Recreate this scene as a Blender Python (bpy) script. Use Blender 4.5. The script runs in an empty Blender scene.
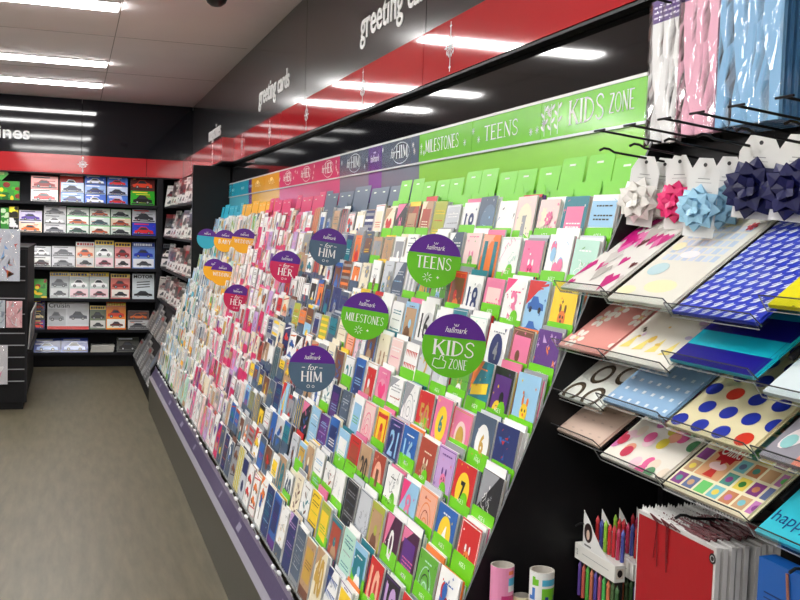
import bpy, math, random
from mathutils import Matrix, Vector
PI = math.pi
COL = bpy.context.scene.collection
R = random.Random(11)

# ---------------------------------------------------------------- colours
def lin(c):
    o = []
    for v in c[:3]:
        v = v / 255.0
        o.append(v / 12.92 if v <= .04045 else ((v + .055) / 1.055) ** 2.4)
    return (o[0], o[1], o[2], 1.0)
P = dict(white=(242, 242, 240), cream=(236, 226, 200), blush=(240, 208, 204), pink=(228, 120, 160), magenta=(206, 34, 96), lilac=(196, 160, 212),
         purple=(92, 46, 130), navy=(34, 48, 105), blue=(42, 98, 175), sky=(150, 196, 228), teal=(28, 122, 138), mint=(184, 224, 208),
         green=(98, 172, 56), olive=(172, 178, 66), yellow=(244, 206, 44), orange=(232, 124, 52), red=(204, 40, 42), brown=(116, 72, 54),
         kraft=(186, 150, 116), grey=(150, 152, 158), silver=(200, 204, 210), slate=(76, 92, 114), black=(32, 32, 38), peach=(240, 176, 150),
         lime=(110, 205, 18), hotpink=(236, 62, 128), gold=(200, 160, 70), plum=(74, 32, 66), rust=(170, 70, 52))

# ---------------------------------------------------------------- mesh builder
class MB:
    def __init__(s, fl='xz'):
        s.v, s.f, s.c, s.mi, s.sm = [], [], [], [], []
        s.M = None; s.fl = fl; s.mat = 0; s.clip = None; s.smooth = False
    def add(s, vs, fs, col):
        n = len(s.v)
        if s.M is not None:
            vs = [s.M @ Vector(p) for p in vs]
        s.v += [tuple(p) for p in vs]
        L = lin(col)
        for f in fs:
            s.f.append(tuple(i + n for i in f)); s.c.append(L); s.mi.append(s.mat); s.sm.append(s.smooth)
    def box(s, x0, x1, y0, y1, z0, z1, col, side=None):
        vs = [(x, y, z) for x in (x0, x1) for y in (y0, y1) for z in (z0, z1)]
        fr = [(0, 4, 5, 1)]; rest = [(2, 3, 7, 6), (0, 1, 3, 2), (4, 6, 7, 5), (0, 2, 6, 4), (1, 5, 7, 3)]
        if side is None:
            s.add(vs, fr + rest, col)
        else:
            s.add(vs, fr, col); s.add(vs, rest, side)
    def map(s, a, b, o):
        return (a, -o, b) if s.fl == 'xz' else (a, b, o)
    def poly(s, pts, o, col):
        if s.clip:
            pts = clip(pts, s.clip)
            if len(pts) < 3: return
        s.add([s.map(a, b, o) for a, b in pts], [tuple(range(len(pts)))], col)
    def rect(s, a0, a1, b0, b1, o, col):
        s.poly([(a0, b0), (a1, b0), (a1, b1), (a0, b1)], o, col)
    def ell(s, a, b, ra, rb, o, col, n=16, rot=0):
        c, d = math.cos(rot), math.sin(rot)
        s.poly([(a + ra * math.cos(t) * c - rb * math.sin(t) * d, b + ra * math.cos(t) * d + rb * math.sin(t) * c) for t in [2 * PI * i / n for i in range(n)]], o, col)
    def line(s, a0, b0, a1, b1, w, o, col):
        dx, dy = a1 - a0, b1 - b0; l = math.hypot(dx, dy) or 1; nx, ny = -dy / l * w / 2, dx / l * w / 2
        s.poly([(a0 - nx, b0 - ny), (a1 - nx, b1 - ny), (a1 + nx, b1 + ny), (a0 + nx, b0 + ny)], o, col)
    def pline(s, pts, w, o, col):
        for p, q in zip(pts, pts[1:]): s.line(p[0], p[1], q[0], q[1], w, o, col)
    def ring(s, a, b, ra, rb, w, o, col, n=20, rot=0):
        pts = []
        for i in range(n + 1):
            t = 2 * PI * i / n; x, y = ra * math.cos(t), rb * math.sin(t)
            pts.append((a + x * math.cos(rot) - y * math.sin(rot), b + x * math.sin(rot) + y * math.cos(rot)))
        s.pline(pts, w, o, col)
    def heart(s, a, b, r, o, col):
        s.poly([(a, b - r), (a + r * .6, b - r * .3), (a + r, b + r * .25), (a + r * .85, b + r * .75), (a + r * .45, b + r * .9), (a, b + r * .5),
                (a - r * .45, b + r * .9), (a - r * .85, b + r * .75), (a - r, b + r * .25), (a - r * .6, b - r * .3)], o, col)
    def star(s, a, b, r, o, col, n=5, k=.45, rot=PI / 2):
        s.poly([(a + (r if i % 2 == 0 else r * k) * math.cos(rot + PI * i / n), b + (r if i % 2 == 0 else r * k) * math.sin(rot + PI * i / n)) for i in range(2 * n)], o, col)
    def flower(s, a, b, r, o, col, cc, n=6):
        for i in range(n):
            t = 2 * PI * i / n; s.ell(a + r * .6 * math.cos(t), b + r * .6 * math.sin(t), r * .42, r * .3, o, col, 8, t)
        s.ell(a, b, r * .28, r * .28, o + .0003, cc, 8)
    def text(s, t, a0, b0, w, h, o, col, shear=0.0, bold=0.0, depth=None):
        vs, fs = glyphs(t, bold)
        pts = [(a0 + x * w + y * h * shear, b0 + y * h) for x, y in vs]
        if depth is None:
            s.add([s.map(x, y, o) for x, y in pts], fs, col)
        else:
            s.add([s.map(x, y, o + depth) for x, y in pts], fs, col)
            n = len(pts); edges = {}
            for f in fs:
                for i in range(len(f)):
                    e = (f[i], f[(i + 1) % len(f)])
                    edges[e] = 1
            both = [s.map(x, y, o + depth) for x, y in pts] + [s.map(x, y, o) for x, y in pts]
            sf = [(b + 0, a + 0, a + n, b + n) for (a, b) in edges if (b, a) not in edges]
            s.add(both, sf, col)
    def tube(s, pts, r, col, n=6, cap=True):
        pts = [Vector(p) for p in pts]; vs = []; fs = []
        for i, p in enumerate(pts):
            t = (pts[min(i + 1, len(pts) - 1)] - pts[max(i - 1, 0)]).normalized()
            u = t.orthogonal().normalized() if i == 0 else (u - t * u.dot(t)).normalized()
            w = t.cross(u); rr = r[i] if isinstance(r, (list, tuple)) else r
            for k in range(n):
                a = 2 * PI * k / n; vs.append(p + (u * math.cos(a) + w * math.sin(a)) * rr)
        for i in range(len(pts) - 1):
            for k in range(n):
                k2 = (k + 1) % n; fs.append((i * n + k, i * n + k2, (i + 1) * n + k2, (i + 1) * n + k))
        if cap:
            fs.append(tuple(reversed(range(n)))); fs.append(tuple(range((len(pts) - 1) * n, len(pts) * n)))
        s.add(vs, fs, col)
    def prism(s, pts, o0, o1, col, side=None):
        n = len(pts); vs = [s.map(a, b, o0) for a, b in pts] + [s.map(a, b, o1) for a, b in pts]
        s.add(vs, [tuple(range(n, 2 * n))], col)
        s.add(vs, [tuple(reversed(range(n)))] + [(i, (i + 1) % n, (i + 1) % n + n, i + n) for i in range(n)], side or col)
    def build(s, name, mats, parent=None, loc=(0, 0, 0), rot=(0, 0, 0)):
        me = bpy.data.meshes.new(name); me.from_pydata(s.v, [], s.f)
        if not isinstance(mats, (list, tuple)): mats = [mats]
        for m in mats: me.materials.append(m)
        at = me.color_attributes.new('Col', 'FLOAT_COLOR', 'CORNER')
        buf = []
        for f, c in zip(s.f, s.c): buf.extend(c * len(f))
        at.data.foreach_set('color', buf)
        me.polygons.foreach_set('material_index', s.mi); me.polygons.foreach_set('use_smooth', s.sm)
        me.update()
        ob = bpy.data.objects.new(name, me); COL.objects.link(ob)
        ob.location = loc; ob.rotation_euler = rot
        if parent: ob.parent = parent
        return ob

def clip(pts, c):
    a0, a1, b0, b1 = c
    for ax, lim, sg in ((0, a0, 1), (0, a1, -1), (1, b0, 1), (1, b1, -1)):
        out = []
        for i in range(len(pts)):
            p, q = pts[i - 1], pts[i]; dp, dq = sg * (p[ax] - lim), sg * (q[ax] - lim)
            if (dp >= 0) != (dq >= 0):
                t = dp / (dp - dq); out.append((p[0] + t * (q[0] - p[0]), p[1] + t * (q[1] - p[1])))
            if dq >= 0: out.append(q)
        pts = out
        if len(pts) < 3: return []
    return pts

_G = {}
def glyphs(t, bold=0.0):
    """outline of a word in the built-in font as flat faces, scaled to a unit box"""
    k = (t, bold)
    if k not in _G:
        cu = bpy.data.curves.new('lettering', 'FONT'); cu.body = t; cu.resolution_u = 3; cu.offset = bold; cu.fill_mode = 'FRONT'
        ob = bpy.data.objects.new('lettering', cu)
        me = ob.to_mesh()
        vs = [(v.co.x, v.co.y) for v in me.vertices]; fs = []
        for p in me.polygons:
            f = list(p.vertices)
            ar = sum(vs[f[i - 1]][0] * vs[f[i]][1] - vs[f[i]][0] * vs[f[i - 1]][1] for i in range(len(f)))
            fs.append(tuple(f if ar > 0 else reversed(f)))
        ob.to_mesh_clear(); bpy.data.objects.remove(ob); bpy.data.curves.remove(cu)
        xs = [v[0] for v in vs]; ys = [v[1] for v in vs]
        x0, y0, sx, sy = min(xs), min(ys), (max(xs) - min(xs)) or 1, (max(ys) - min(ys)) or 1
        _G[k] = ([((x - x0) / sx, (y - y0) / sy) for x, y in vs], fs)
    return _G[k]

def arc(cx, cy, rx, ry, a0, a1, n=10):
    return [(cx + rx * math.cos(math.radians(a0 + (a1 - a0) * i / n)), cy + ry * math.sin(math.radians(a0 + (a1 - a0) * i / n))) for i in range(n + 1)]
TK, TN = .16, .075
SER = {   # width, [(polyline, thickness)], [serif points]
 'K': (.82, [([(.14, 0), (.14, 1)], TK), ([(.16, .42), (.68, 1)], TN), ([(.32, .6), (.72, 0)], TK)], [(.14, 0), (.14, 1), (.68, 1), (.72, 0)]),
 'I': (.34, [([(.17, 0), (.17, 1)], TK)], [(.17, 0), (.17, 1)]),
 'D': (.82, [([(.14, 0), (.14, 1)], TK), (arc(.14, .5, .58, .48, 90, -90), .08)], [(.14, 0), (.14, 1)]),
 'S': (.68, [([(.58, .8), (.5, .95), (.32, 1), (.14, .9), (.11, .74), (.2, .6), (.38, .5), (.54, .38), (.59, .22), (.5, .06), (.32, 0), (.16, .05), (.08, .2)], .08)], []),
 'Z': (.72, [([(.08, .98), (.62, .98)], TN), ([(.6, .97), (.1, .03)], TK), ([(.08, .02), (.64, .02)], TN)], []),
 'O': (.86, [(arc(.43, .5, .34, .48, 0, 360, 18), .09)], []),
 'N': (.86, [([(.14, 0), (.14, 1)], TN), ([(.14, 1), (.7, 0)], TK), ([(.7, 0), (.7, 1)], TN)], [(.14, 0), (.7, 1)]),
 'E': (.7, [([(.14, 0), (.14, 1)], TK), ([(.14, .98), (.6, .98)], TN), ([(.14, .52), (.48, .52)], TN), ([(.14, .02), (.62, .02)], TN)], [(.14, 0), (.14, 1)]),
 'M': (1.0, [([(.14, 0), (.16, 1)], TN), ([(.16, 1), (.5, .1)], TK), ([(.5, .1), (.82, 1)], TN), ([(.82, 1), (.86, 0)], TK)], [(.14, 0), (.86, 0)]),
 'T': (.76, [([(.06, .98), (.7, .98)], TN), ([(.38, 0), (.38, 1)], TK)], [(.38, 0)]),
 'L': (.64, [([(.14, 0), (.14, 1)], TK), ([(.14, .02), (.58, .02)], TN)], [(.14, 0), (.14, 1)]),
 'H': (.86, [([(.14, 0), (.14, 1)], TK), ([(.7, 0), (.7, 1)], TK), ([(.14, .52), (.7, .52)], TN)], [(.14, 0), (.14, 1), (.7, 0), (.7, 1)]),
 'R': (.8, [([(.14, 0), (.14, 1)], TK), (arc(.14, .74, .44, .25, 90, -90), .08), ([(.32, .49), (.7, 0)], TK)], [(.14, 0), (.14, 1), (.7, 0)]),
 'A': (.8, [([(.08, 0), (.4, 1)], TN), ([(.4, 1), (.72, 0)], TK), ([(.2, .36), (.6, .36)], TN)], [(.08, 0), (.72, 0)]),
 'B': (.76, [([(.14, 0), (.14, 1)], TK), (arc(.14, .75, .42, .24, 90, -90), .08), (arc(.14, .26, .48, .25, 90, -90), .08)], [(.14, 0), (.14, 1)]),
 'Y': (.8, [([(.4, 0), (.4, .45)], TK), ([(.4, .45), (.08, 1)], TK), ([(.4, .45), (.7, 1)], TN)], [(.4, 0), (.08, 1), (.7, 1)]),
 'W': (1.1, [([(.08, 1), (.32, 0)], TK), ([(.32, 0), (.54, .9)], TN), ([(.54, .9), (.78, 0)], TK), ([(.78, 0), (1.0, 1)], TN)], [(.08, 1), (1.0, 1)]),
 'G': (.86, [(arc(.44, .5, .34, .48, 40, 330, 14), .09), ([(.74, .42), (.74, .1)], TK)], []),
 ' ': (.4, [], [])}
def serif(mb, word, a0, b0, w, h, o, col):
    """slab-serif capitals fitted to a w x h box"""
    tot = sum(SER[c][0] for c in word); k = w / tot; x = a0
    for c in word:
        cw, st, sf = SER[c]
        for pts, th in st: mb.pline([(x + p[0] * k, b0 + p[1] * h) for p in pts], th * min(k, h) * 1.05, o, col)
        for (sx, sy) in sf: mb.rect(x + (sx - .12) * k, x + (sx + .12) * k, b0 + sy * h - .02 * h, b0 + sy * h + .02 * h, o, col)
        x += cw * k

# ---------------------------------------------------------------- materials
def principled(name):
    m = bpy.data.materials.new(name); m.use_nodes = True
    return m, m.node_tree.nodes, m.node_tree.links, m.node_tree.nodes['Principled BSDF']
def printed(name, rough, bump=0.0, scale=60, coat=0.0, spec=.5, metal=0.0, sheen=0.0):
    """one surface finish; its colours are the print carried by the mesh"""
    m, N, L, b = principled(name)
    a = N.new('ShaderNodeAttribute'); a.attribute_name = 'Col'
    L.new(a.outputs['Color'], b.inputs['Base Color'])
    b.inputs['Roughness'].default_value = rough; b.inputs['Coat Weight'].default_value = coat; b.inputs['Coat Roughness'].default_value = .12
    b.inputs['Specular IOR Level'].default_value = spec; b.inputs['Metallic'].default_value = metal; b.inputs['Sheen Weight'].default_value = sheen
    if bump:
        t = N.new('ShaderNodeTexNoise'); t.inputs['Scale'].default_value = scale; g = N.new('ShaderNodeTexCoord')
        L.new(g.outputs['Object'], t.inputs['Vector'])
        u = N.new('ShaderNodeBump'); u.inputs['Strength'].default_value = bump; u.inputs['Distance'].default_value = .01
        L.new(t.outputs['Fac'], u.inputs['Height']); L.new(u.outputs['Normal'], b.inputs['Normal'])
    return m
M_paper = printed('printed_card', .45, .05, 40)
M_glossy = printed('glossy_print', .3, .04, 30, coat=.3)
M_sign = printed('glossy_sign_board', .22, .06, 9, coat=.5)
M_disc = printed('sign_plastic', .4)
M_black = printed('black_painted_steel', .45, .03, 80, spec=.3)
M_shelf = printed('matt_shelf_board', .6, .02, 50, spec=.25)
M_satin = printed('satin_ribbon', .34, 0)
M_base = printed('kick_panel_metal', .38, .03, 20, spec=.5)
M_fascia = printed('charcoal_fascia', .16, .02, 3, spec=.5)
M_red = printed('red_gloss_fascia', .06, .03, 2.2, spec=.5)
M_gloss = printed('gloss_black_panel', .05, .05, 1.6, spec=.5)
M_letter = printed('white_lettering', .5)
def clear(name, base_gloss, rough, tint, crinkle=0.0):
    m = bpy.data.materials.new(name); m.use_nodes = True; N, L = m.node_tree.nodes, m.node_tree.links
    N.clear(); o = N.new('ShaderNodeOutputMaterial'); x = N.new('ShaderNodeMixShader'); t = N.new('ShaderNodeBsdfTransparent'); g = N.new('ShaderNodeBsdfGlossy')
    t.inputs['Color'].default_value = (*tint, 1); g.inputs['Roughness'].default_value = rough
    f = N.new('ShaderNodeFresnel'); f.inputs['IOR'].default_value = 1.45
    a = N.new('ShaderNodeMath'); a.operation = 'ADD'; a.inputs[1].default_value = base_gloss; a.use_clamp = True
    L.new(f.outputs[0], a.inputs[0]); L.new(t.outputs[0], x.inputs[1]); L.new(g.outputs[0], x.inputs[2]); L.new(x.outputs[0], o.inputs[0])
    k = N.new('ShaderNodeNewGeometry'); v1 = N.new('ShaderNodeMath'); v1.operation = 'SUBTRACT'; v1.inputs[0].default_value = 1; L.new(k.outputs['Backfacing'], v1.inputs[1])
    v2 = N.new('ShaderNodeMath'); v2.operation = 'MULTIPLY'; L.new(a.outputs[0], v2.inputs[0]); L.new(v1.outputs[0], v2.inputs[1]); L.new(v2.outputs[0], x.inputs[0])
    if crinkle:
        c = N.new('ShaderNodeTexCoord'); v = N.new('ShaderNodeTexVoronoi'); v.inputs['Scale'].default_value = 16; mp = N.new('ShaderNodeMapping'); mp.inputs['Scale'].default_value = (1.6, 1, .6)
        L.new(c.outputs['Object'], mp.inputs['Vector']); L.new(mp.outputs[0], v.inputs['Vector'])
        u = N.new('ShaderNodeBump'); u.inputs['Strength'].default_value = crinkle; u.inputs['Distance'].default_value = .03
        L.new(v.outputs['Distance'], u.inputs['Height']); L.new(u.outputs[0], g.inputs['Normal']); L.new(u.outputs[0], f.inputs['Normal'])
    return m
M_acrylic = clear('clear_acrylic', .04, .05, (.93, .95, .95))
M_cello = clear('cellophane', .05, .12, (.97, .97, .97), .9)
def emit(name, col, st):
    m = bpy.data.materials.new(name); m.use_nodes = True; N, L = m.node_tree.nodes, m.node_tree.links
    N.clear(); o = N.new('ShaderNodeOutputMaterial'); e = N.new('ShaderNodeEmission'); e.inputs[0].default_value = (*col, 1); e.inputs[1].default_value = st; L.new(e.outputs[0], o.inputs[0])
    return m
M_tube = emit('fluorescent_tube', (1, .985, .965), 39.0)
def noisy(name, c1, c2, scale, rough, stretch=(1, 1, 1), bump=0.0, c3=None, spec=.5):
    m, N, L, b = principled(name)
    g = N.new('ShaderNodeTexCoord'); mp = N.new('ShaderNodeMapping'); mp.inputs['Scale'].default_value = stretch
    t = N.new('ShaderNodeTexNoise'); t.inputs['Scale'].default_value = scale; t.inputs['Detail'].default_value = 6; t.inputs['Roughness'].default_value = .6
    r = N.new('ShaderNodeValToRGB'); r.color_ramp.elements[0].color = lin(c1); r.color_ramp.elements[1].color = lin(c2)
    r.color_ramp.elements[0].position = .3; r.color_ramp.elements[1].position = .72
    L.new(g.outputs['Object'], mp.inputs[0]); L.new(mp.outputs[0], t.inputs['Vector']); L.new(t.outputs['Fac'], r.inputs[0]); L.new(r.outputs[0], b.inputs['Base Color'])
    b.inputs['Roughness'].default_value = rough; b.inputs['Specular IOR Level'].default_value = spec
    if bump:
        u = N.new('ShaderNodeBump'); u.inputs['Strength'].default_value = bump; u.inputs['Distance'].default_value = .004
        L.new(t.outputs['Fac'], u.inputs['Height']); L.new(u.outputs[0], b.inputs['Normal'])
    return m
M_floor = noisy('vinyl_floor', (84, 79, 63), (107, 100, 81), 7.0, .42, (3.2, .45, 1), .04, spec=.35)
M_ceil = noisy('ceiling_paint', (238, 230, 230), (242, 234, 234), 2.0, .8)
M_wallp = noisy('painted_wall', (222, 220, 216), (228, 226, 222), 2.0, .7)
M_dark = noisy('dark_wall_paint', (24, 24, 28), (30, 30, 35), 4.0, .6, spec=.2)

# ---------------------------------------------------------------- tagging
def tag(o, label=None, cat=None, group=None, kind=None):
    if label: o['label'] = label
    if cat: o['category'] = cat
    if group: o['group'] = group
    if kind: o['kind'] = kind
    return o
def empty(name, loc=(0, 0, 0), rot=(0, 0, 0)):
    o = bpy.data.objects.new(name, None); COL.objects.link(o); o.location = loc; o.rotation_euler = rot; o.empty_display_size = .05
    return o
def bx(name, mat, col, x0, x1, y0, y1, z0, z1, parent=None, kind=None):
    m = MB(); m.box(x0, x1, y0, y1, z0, z1, col); o = m.build(name, mat, parent)
    if kind: o['kind'] = kind
    return o
AISLE = -PI / 2          # turns an object's front (-y) towards the aisle (-X)

# ================================================================ SETTING
CZ = 2.83
bx('floor', M_floor, (120, 110, 92), -5, 1.36, -3.5, 11.46, -.05, 0, kind='structure')
bx('ceiling', M_ceil, (150, 140, 135), -5, 1.36, -3.5, 11.46, CZ, CZ + .05, kind='structure')
bx('wall_right', M_gloss, (20, 20, 24), 1.268, 1.36, -3.5, 11.46, 0, CZ, kind='structure')
bx('wall_back', M_dark, (28, 28, 32), -5, 1.268, 11.40, 11.46, 0, CZ, kind='structure')
bx('wall_left', M_wallp, (150, 148, 146), -5.06, -5, -3.5, 11.46, 0, CZ, kind='structure')
bx('wall_front', M_wallp, (150, 148, 146), -5, 1.36, -3.56, -3.5, 0, CZ, kind='structure')
# thin seams between ceiling boards
m = MB()
for x in (.27, -1.0, -2.2): m.box(x - .002, x + .002, -3.4, 10.98, CZ - .0012, CZ - .0002, (112, 104, 100))
for y in (1.0, 4.9, 7.3, 9.0): m.box(-4.9, 1.2, y - .002, y + .002, CZ - .0012, CZ - .0002, (120, 112, 108))
m.build('trim_1', M_shelf)['kind'] = 'structure'
CH = (46, 46, 48); RED = (184, 42, 48)
segs = [(-3.4, 1.497), (1.503, 3.497), (3.503, 5.497), (5.503, 8.05)]
tr = None
m = MB()
for a, b in segs: m.box(1.232, 1.267, a, b, 2.252, CZ - .002, CH)
m.box(1.232, 1.267, 8.052, 11.0, 2.252, CZ - .002, CH)
m.build('trim_2', M_fascia)['kind'] = 'structure'
m = MB()
for a, b in segs: m.box(1.226, 1.267, a, b, 2.062, 2.251, RED)
m.box(1.136, 1.267, 8.054, 11.0, 2.062, 2.251, RED)
m.build('trim_3', M_red)['kind'] = 'structure'
m = MB()
for a, b in segs: m.box(1.23, 1.267, a, b, 2.052, 2.061, (6, 6, 7))
m.box(1.14, 1.267, 8.056, 11.0, 2.052, 2.061, (6, 6, 7))
m.build('trim_4', M_black)['kind'] = 'structure'
m = MB()
for a, b in ((-4.9, -2.403), (-2.397, .085), (.09, 1.230)): m.box(a, b, 11.01, 11.398, 2.245, CZ - .002, (20, 21, 28))
m.build('trim_5', M_gloss)['kind'] = 'structure'
m = MB()
for a, b in ((-4.9, -2.403), (-2.397, .75), (.755, 1.134)): m.box(a, b, 11.0, 11.398, 2.05, 2.243, RED)
m.build('trim_6', M_red)['kind'] = 'structure'
m = MB(); m.box(-4.9, 1.134, 11.006, 11.398, 2.036, 2.049, (16, 16, 18)); m.build('trim_7', M_black)['kind'] = 'structure'

# ceiling lights: white trays with a diffuser
lampY = [(10.0 - .2, 'farthest'), (8.5, 0), (6.28, 0), (4.0, 0), (1.9, 0), (-.3, 0), (-2.4, 0)]
LL = {9.8: 'long white ceiling light farthest down the aisle, before the black back fascia', 8.5: 'long white ceiling light, second from the back fascia',
      6.28: 'long white ceiling light, third from the back fascia, cut by the picture edge', 4.0: 'long white ceiling light, fourth from the back fascia, over the aisle',
      1.9: 'long white ceiling light over the wrapping paper rack', -.3: 'long white ceiling light just behind the viewer', -2.4: 'long white ceiling light nearest the front wall'}
def lamp(x0, x1, y, label, group):
    t = empty('ceiling_light', ((x0 + x1) / 2, y, CZ - .0195)); w = (x1 - x0) / 2
    m = MB(); m.box(-w - .006, w + .006, -.11, .11, .0085, .0185, (235, 235, 235)); m.build('tray', M_shelf, t)
    m = MB(); pts = [(-.104, .008), (.104, .008), (.1, .001), (.08, -.004), (-.08, -.004), (-.1, .001)]
    m.add([(-w, a, b) for a, b in pts] + [(w, a, b) for a, b in pts], [tuple(range(6)), tuple(reversed(range(6, 12)))] + [(i, i + 6, (i + 1) % 6 + 6, (i + 1) % 6) for i in range(6)], (255, 255, 255))
    m.build('diffuser', M_tube, t)
    tag(t, label, 'light', group)
for y, _ in lampY: lamp(-.96, .25, y, LL[y], 'ceiling lights over the card aisle')
for i, y in enumerate((9.6, 7.4, 5.2, 3.0, .8, -1.4)):
    lamp(-3.6, -2.4, y, ['long white light over the far side of the shop, first from the back wall', 'long white light over the far side of the shop, second from the back wall',
         'long white light over the far side of the shop, third from the back wall', 'long white light over the far side of the shop, fourth from the back wall',
         'long white light over the far side of the shop, fifth from the back wall', 'long white light over the far side of the shop, sixth from the back wall'][i], 'ceiling lights over the far aisle')
m = MB(); m.smooth = True
prof = [(.06, CZ - .001), (.062, CZ - .02), (.052, CZ - .045), (.03, CZ - .062), (.001, CZ - .068)]
vs = []; fs = []
for r, z in prof:
    for k in range(20): vs.append((r * math.cos(2 * PI * k / 20), r * math.sin(2 * PI * k / 20), z - CZ))
for i in range(4):
    for k in range(20): fs.append((i * 20 + k, (i + 1) * 20 + k, (i + 1) * 20 + (k + 1) % 20, i * 20 + (k + 1) % 20))
m.add(vs, fs, (30, 30, 32))
tag(m.build('security_dome', M_glossy, None, (.76, 5.74, CZ)), 'small dark round dome on the ceiling beside the charcoal fascia', 'camera')

# lettering and snowflakes on the fascia
def lettering(word, y0, w, z0, h, x, label, rotz=AISLE, loc=None, bold=.012):
    if word == 'magazines':
        m = MB(); m.text(word, 0, 0, w, h, 0, (240, 240, 240), bold=bold, depth=.004)
        o = m.build('fascia_lettering', M_letter, None, loc or (x, y0, z0), (0, 0, rotz))
    else:
        o = empty('fascia_lettering', loc or (x, y0, z0), (0, 0, rotz))
        m = MB(); m.text('greeting', 0, 0, w * .60, h, 0, (240, 240, 240), bold=bold, depth=.004); m.build('word', M_letter, o)
        m = MB(); m.text('cards', w * .655, h * .27, w * .345, h * .73, 0, (240, 240, 240), bold=bold, depth=.004); m.build('word', M_letter, o)
    tag(o, label, 'sign', None)
lettering('greeting cards', 4.38, 1.02, 2.335, .165, 1.2315, 'white raised words greeting cards on the fascia above the for HIM cards')
lettering('greeting cards', 6.95, 1.02, 2.335, .165, 1.2315, 'smaller looking white words greeting cards farther along the charcoal fascia')
lettering('magazines', 9.62, .78, 2.30, .165, 1.2315, 'white word magazines on the end of the right fascia by the corner')
lettering('magazines', 0, .80, 2.33, .165, 0, 'white word magazines on the black panel above the back wall', 0, (-1.225, 11.0095, 2.335))
def snow(loc, rotz, label, s=1.0):
    m = MB(); w = (235, 235, 238)
    m.rect(-.003 * s, .003 * s, -.085 * s, .085 * s, .001, w)
    for a, b in ((.045, 90), (.055, 0), (.04, 45), (.04, 135), (.03, 20), (.03, 160)):
        c, d = math.cos(math.radians(b)), math.sin(math.radians(b)); m.line(-a * c * s, -a * d * s, a * c * s, a * d * s, .004 * s, .001, w)
    for k in range(10):
        t = 2 * PI * k / 10; m.ell(.038 * s * math.cos(t), .03 * s * math.sin(t), .005 * s, .008 * s, .0012, w, 6)
    m.star(0, .07 * s, .012 * s, .0012, w, 4); m.star(0, -.07 * s, .012 * s, .0012, w, 4)
    tag(m.build('snowflake_sticker', M_letter, None, loc, (0, 0, rotz)), label, 'sticker', 'white snowflake stickers on the red band')
for y, l in ((3.22, 'white snowflake sticker on the red band nearest the big words'), (4.3, 'white snowflake sticker on the red band, second from the near end'),
             (5.42, 'white snowflake sticker on the red band, third from the near end'), (6.5, 'white snowflake sticker on the red band, fourth from the near end'),
             (7.62, 'white snowflake sticker on the red band just before the step')):
    snow((1.2255, y, 2.157), AISLE, l)
snow((1.1355, 8.62, 2.157), AISLE, 'white snowflake sticker on the red band just past the step')
snow((1.1355, 10.2, 2.157), AISLE, 'white snowflake sticker on the red band close to the corner', .8)
snow((.1, 10.9995, 2.15), 0, 'white snowflake sticker on the red band of the back wall')

# ================================================================ CARD RACK
NS, NT, PITCH, Y0 = 49, 11, .132, 1.915
YE = Y0 + NS * PITCH
TZ = [1.433 - .1055 * k for k in range(NT)]
def XF(z): return .668 + (z - .35) / 2.46
LEAN = math.radians(10)
rack = empty('greeting_card_rack', (0, 0, 0))
tag(rack, 'long stepped black rack of greeting cards with coloured header boards along the aisle', 'display rack')
m = MB(); m.box(.622, .66, Y0 - .012, YE + .01, .002, .262, (64, 62, 54)); m.build('kick_panel', M_base, rack)
m = MB()   # sloping lower ledge in front of the lowest cards
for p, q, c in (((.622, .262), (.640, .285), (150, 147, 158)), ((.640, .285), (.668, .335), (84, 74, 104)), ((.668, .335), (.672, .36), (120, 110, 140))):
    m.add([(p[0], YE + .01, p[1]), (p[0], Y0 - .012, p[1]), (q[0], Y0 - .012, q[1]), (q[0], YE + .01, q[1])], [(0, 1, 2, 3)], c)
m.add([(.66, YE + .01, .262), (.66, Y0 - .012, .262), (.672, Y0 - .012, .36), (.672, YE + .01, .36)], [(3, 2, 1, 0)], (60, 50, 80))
rr = random.Random(3)
y = 2.2
while y < 8.2:
    l = rr.uniform(.03, .09); m.add([(.6455, y + l, .2955), (.6455, y, .2955), (.660, y, .3217), (.660, y + l, .3217)], [(0, 1, 2, 3)], (150, 144, 168)); y += rr.uniform(.5, 1.1)
m.build('price_ledge', M_glossy, rack)
prof = [(1.259, .004), (.64, .004), (.64, .3)] + [(.640 + (z - .35) / 2.46, z) for z in (.35, .8, 1.3, 1.76)] + [(1.259, 1.78)]
def side_panel(y0, y1, pr, name, edge):
    m = MB(); n = len(pr)
    vs = [(x, y0, z) for x, z in pr] + [(x, y1, z) for x, z in pr]
    m.add(vs, [tuple(reversed(range(n))), tuple(range(n, 2 * n))], (14, 14, 17))
    m.add(vs, [(i, (i + 1) % n, (i + 1) % n + n, i + n) for i in range(n)], edge); return m.build(name, M_black, rack)
side_panel(Y0 - .022, Y0 - .014, prof, 'end_panel', (90, 92, 96))
fpr = [(1.259, .004), (.632, .004), (.632, .32), (.70, .42), (.95, 1.04), (.95, 2.04), (1.259, 2.04)]
side_panel(YE + .012, YE + .05, fpr, 'end_panel', (22, 22, 26))
m = MB()
m.add([(.655, Y0 - .0135, .32), (.655, Y0 - .0005, .32), (1.245, Y0 - .0005, 1.762), (1.245, Y0 - .0135, 1.762)], [(0, 1, 2, 3)], (120, 124, 128)); 
m.build('edge_strip', M_base, rack)
for k, z in enumerate([1.5385] + TZ):
    x = XF(z); m = MB()
    m.box(x - .001, x + .0445, Y0, YE, z - .004, z - .0005, (196, 198, 202))
    m.box(x + .0425, x + .0443, Y0, YE, z - .0005, z + .1, (150, 152, 158))
    m.build('tier', M_shelf, rack)
    m = MB(); m.box(x - .0025, x - .001, Y0, YE, z - .006, z + .016, (225, 228, 230)); m.build('pocket_lip', M_acrylic, rack)
m = MB(); m.box(1.2595, 1.2665, Y0 - .012, YE + .01, .004, 1.9, (18, 18, 20)); m.build('back_panel', M_black, rack)
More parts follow.
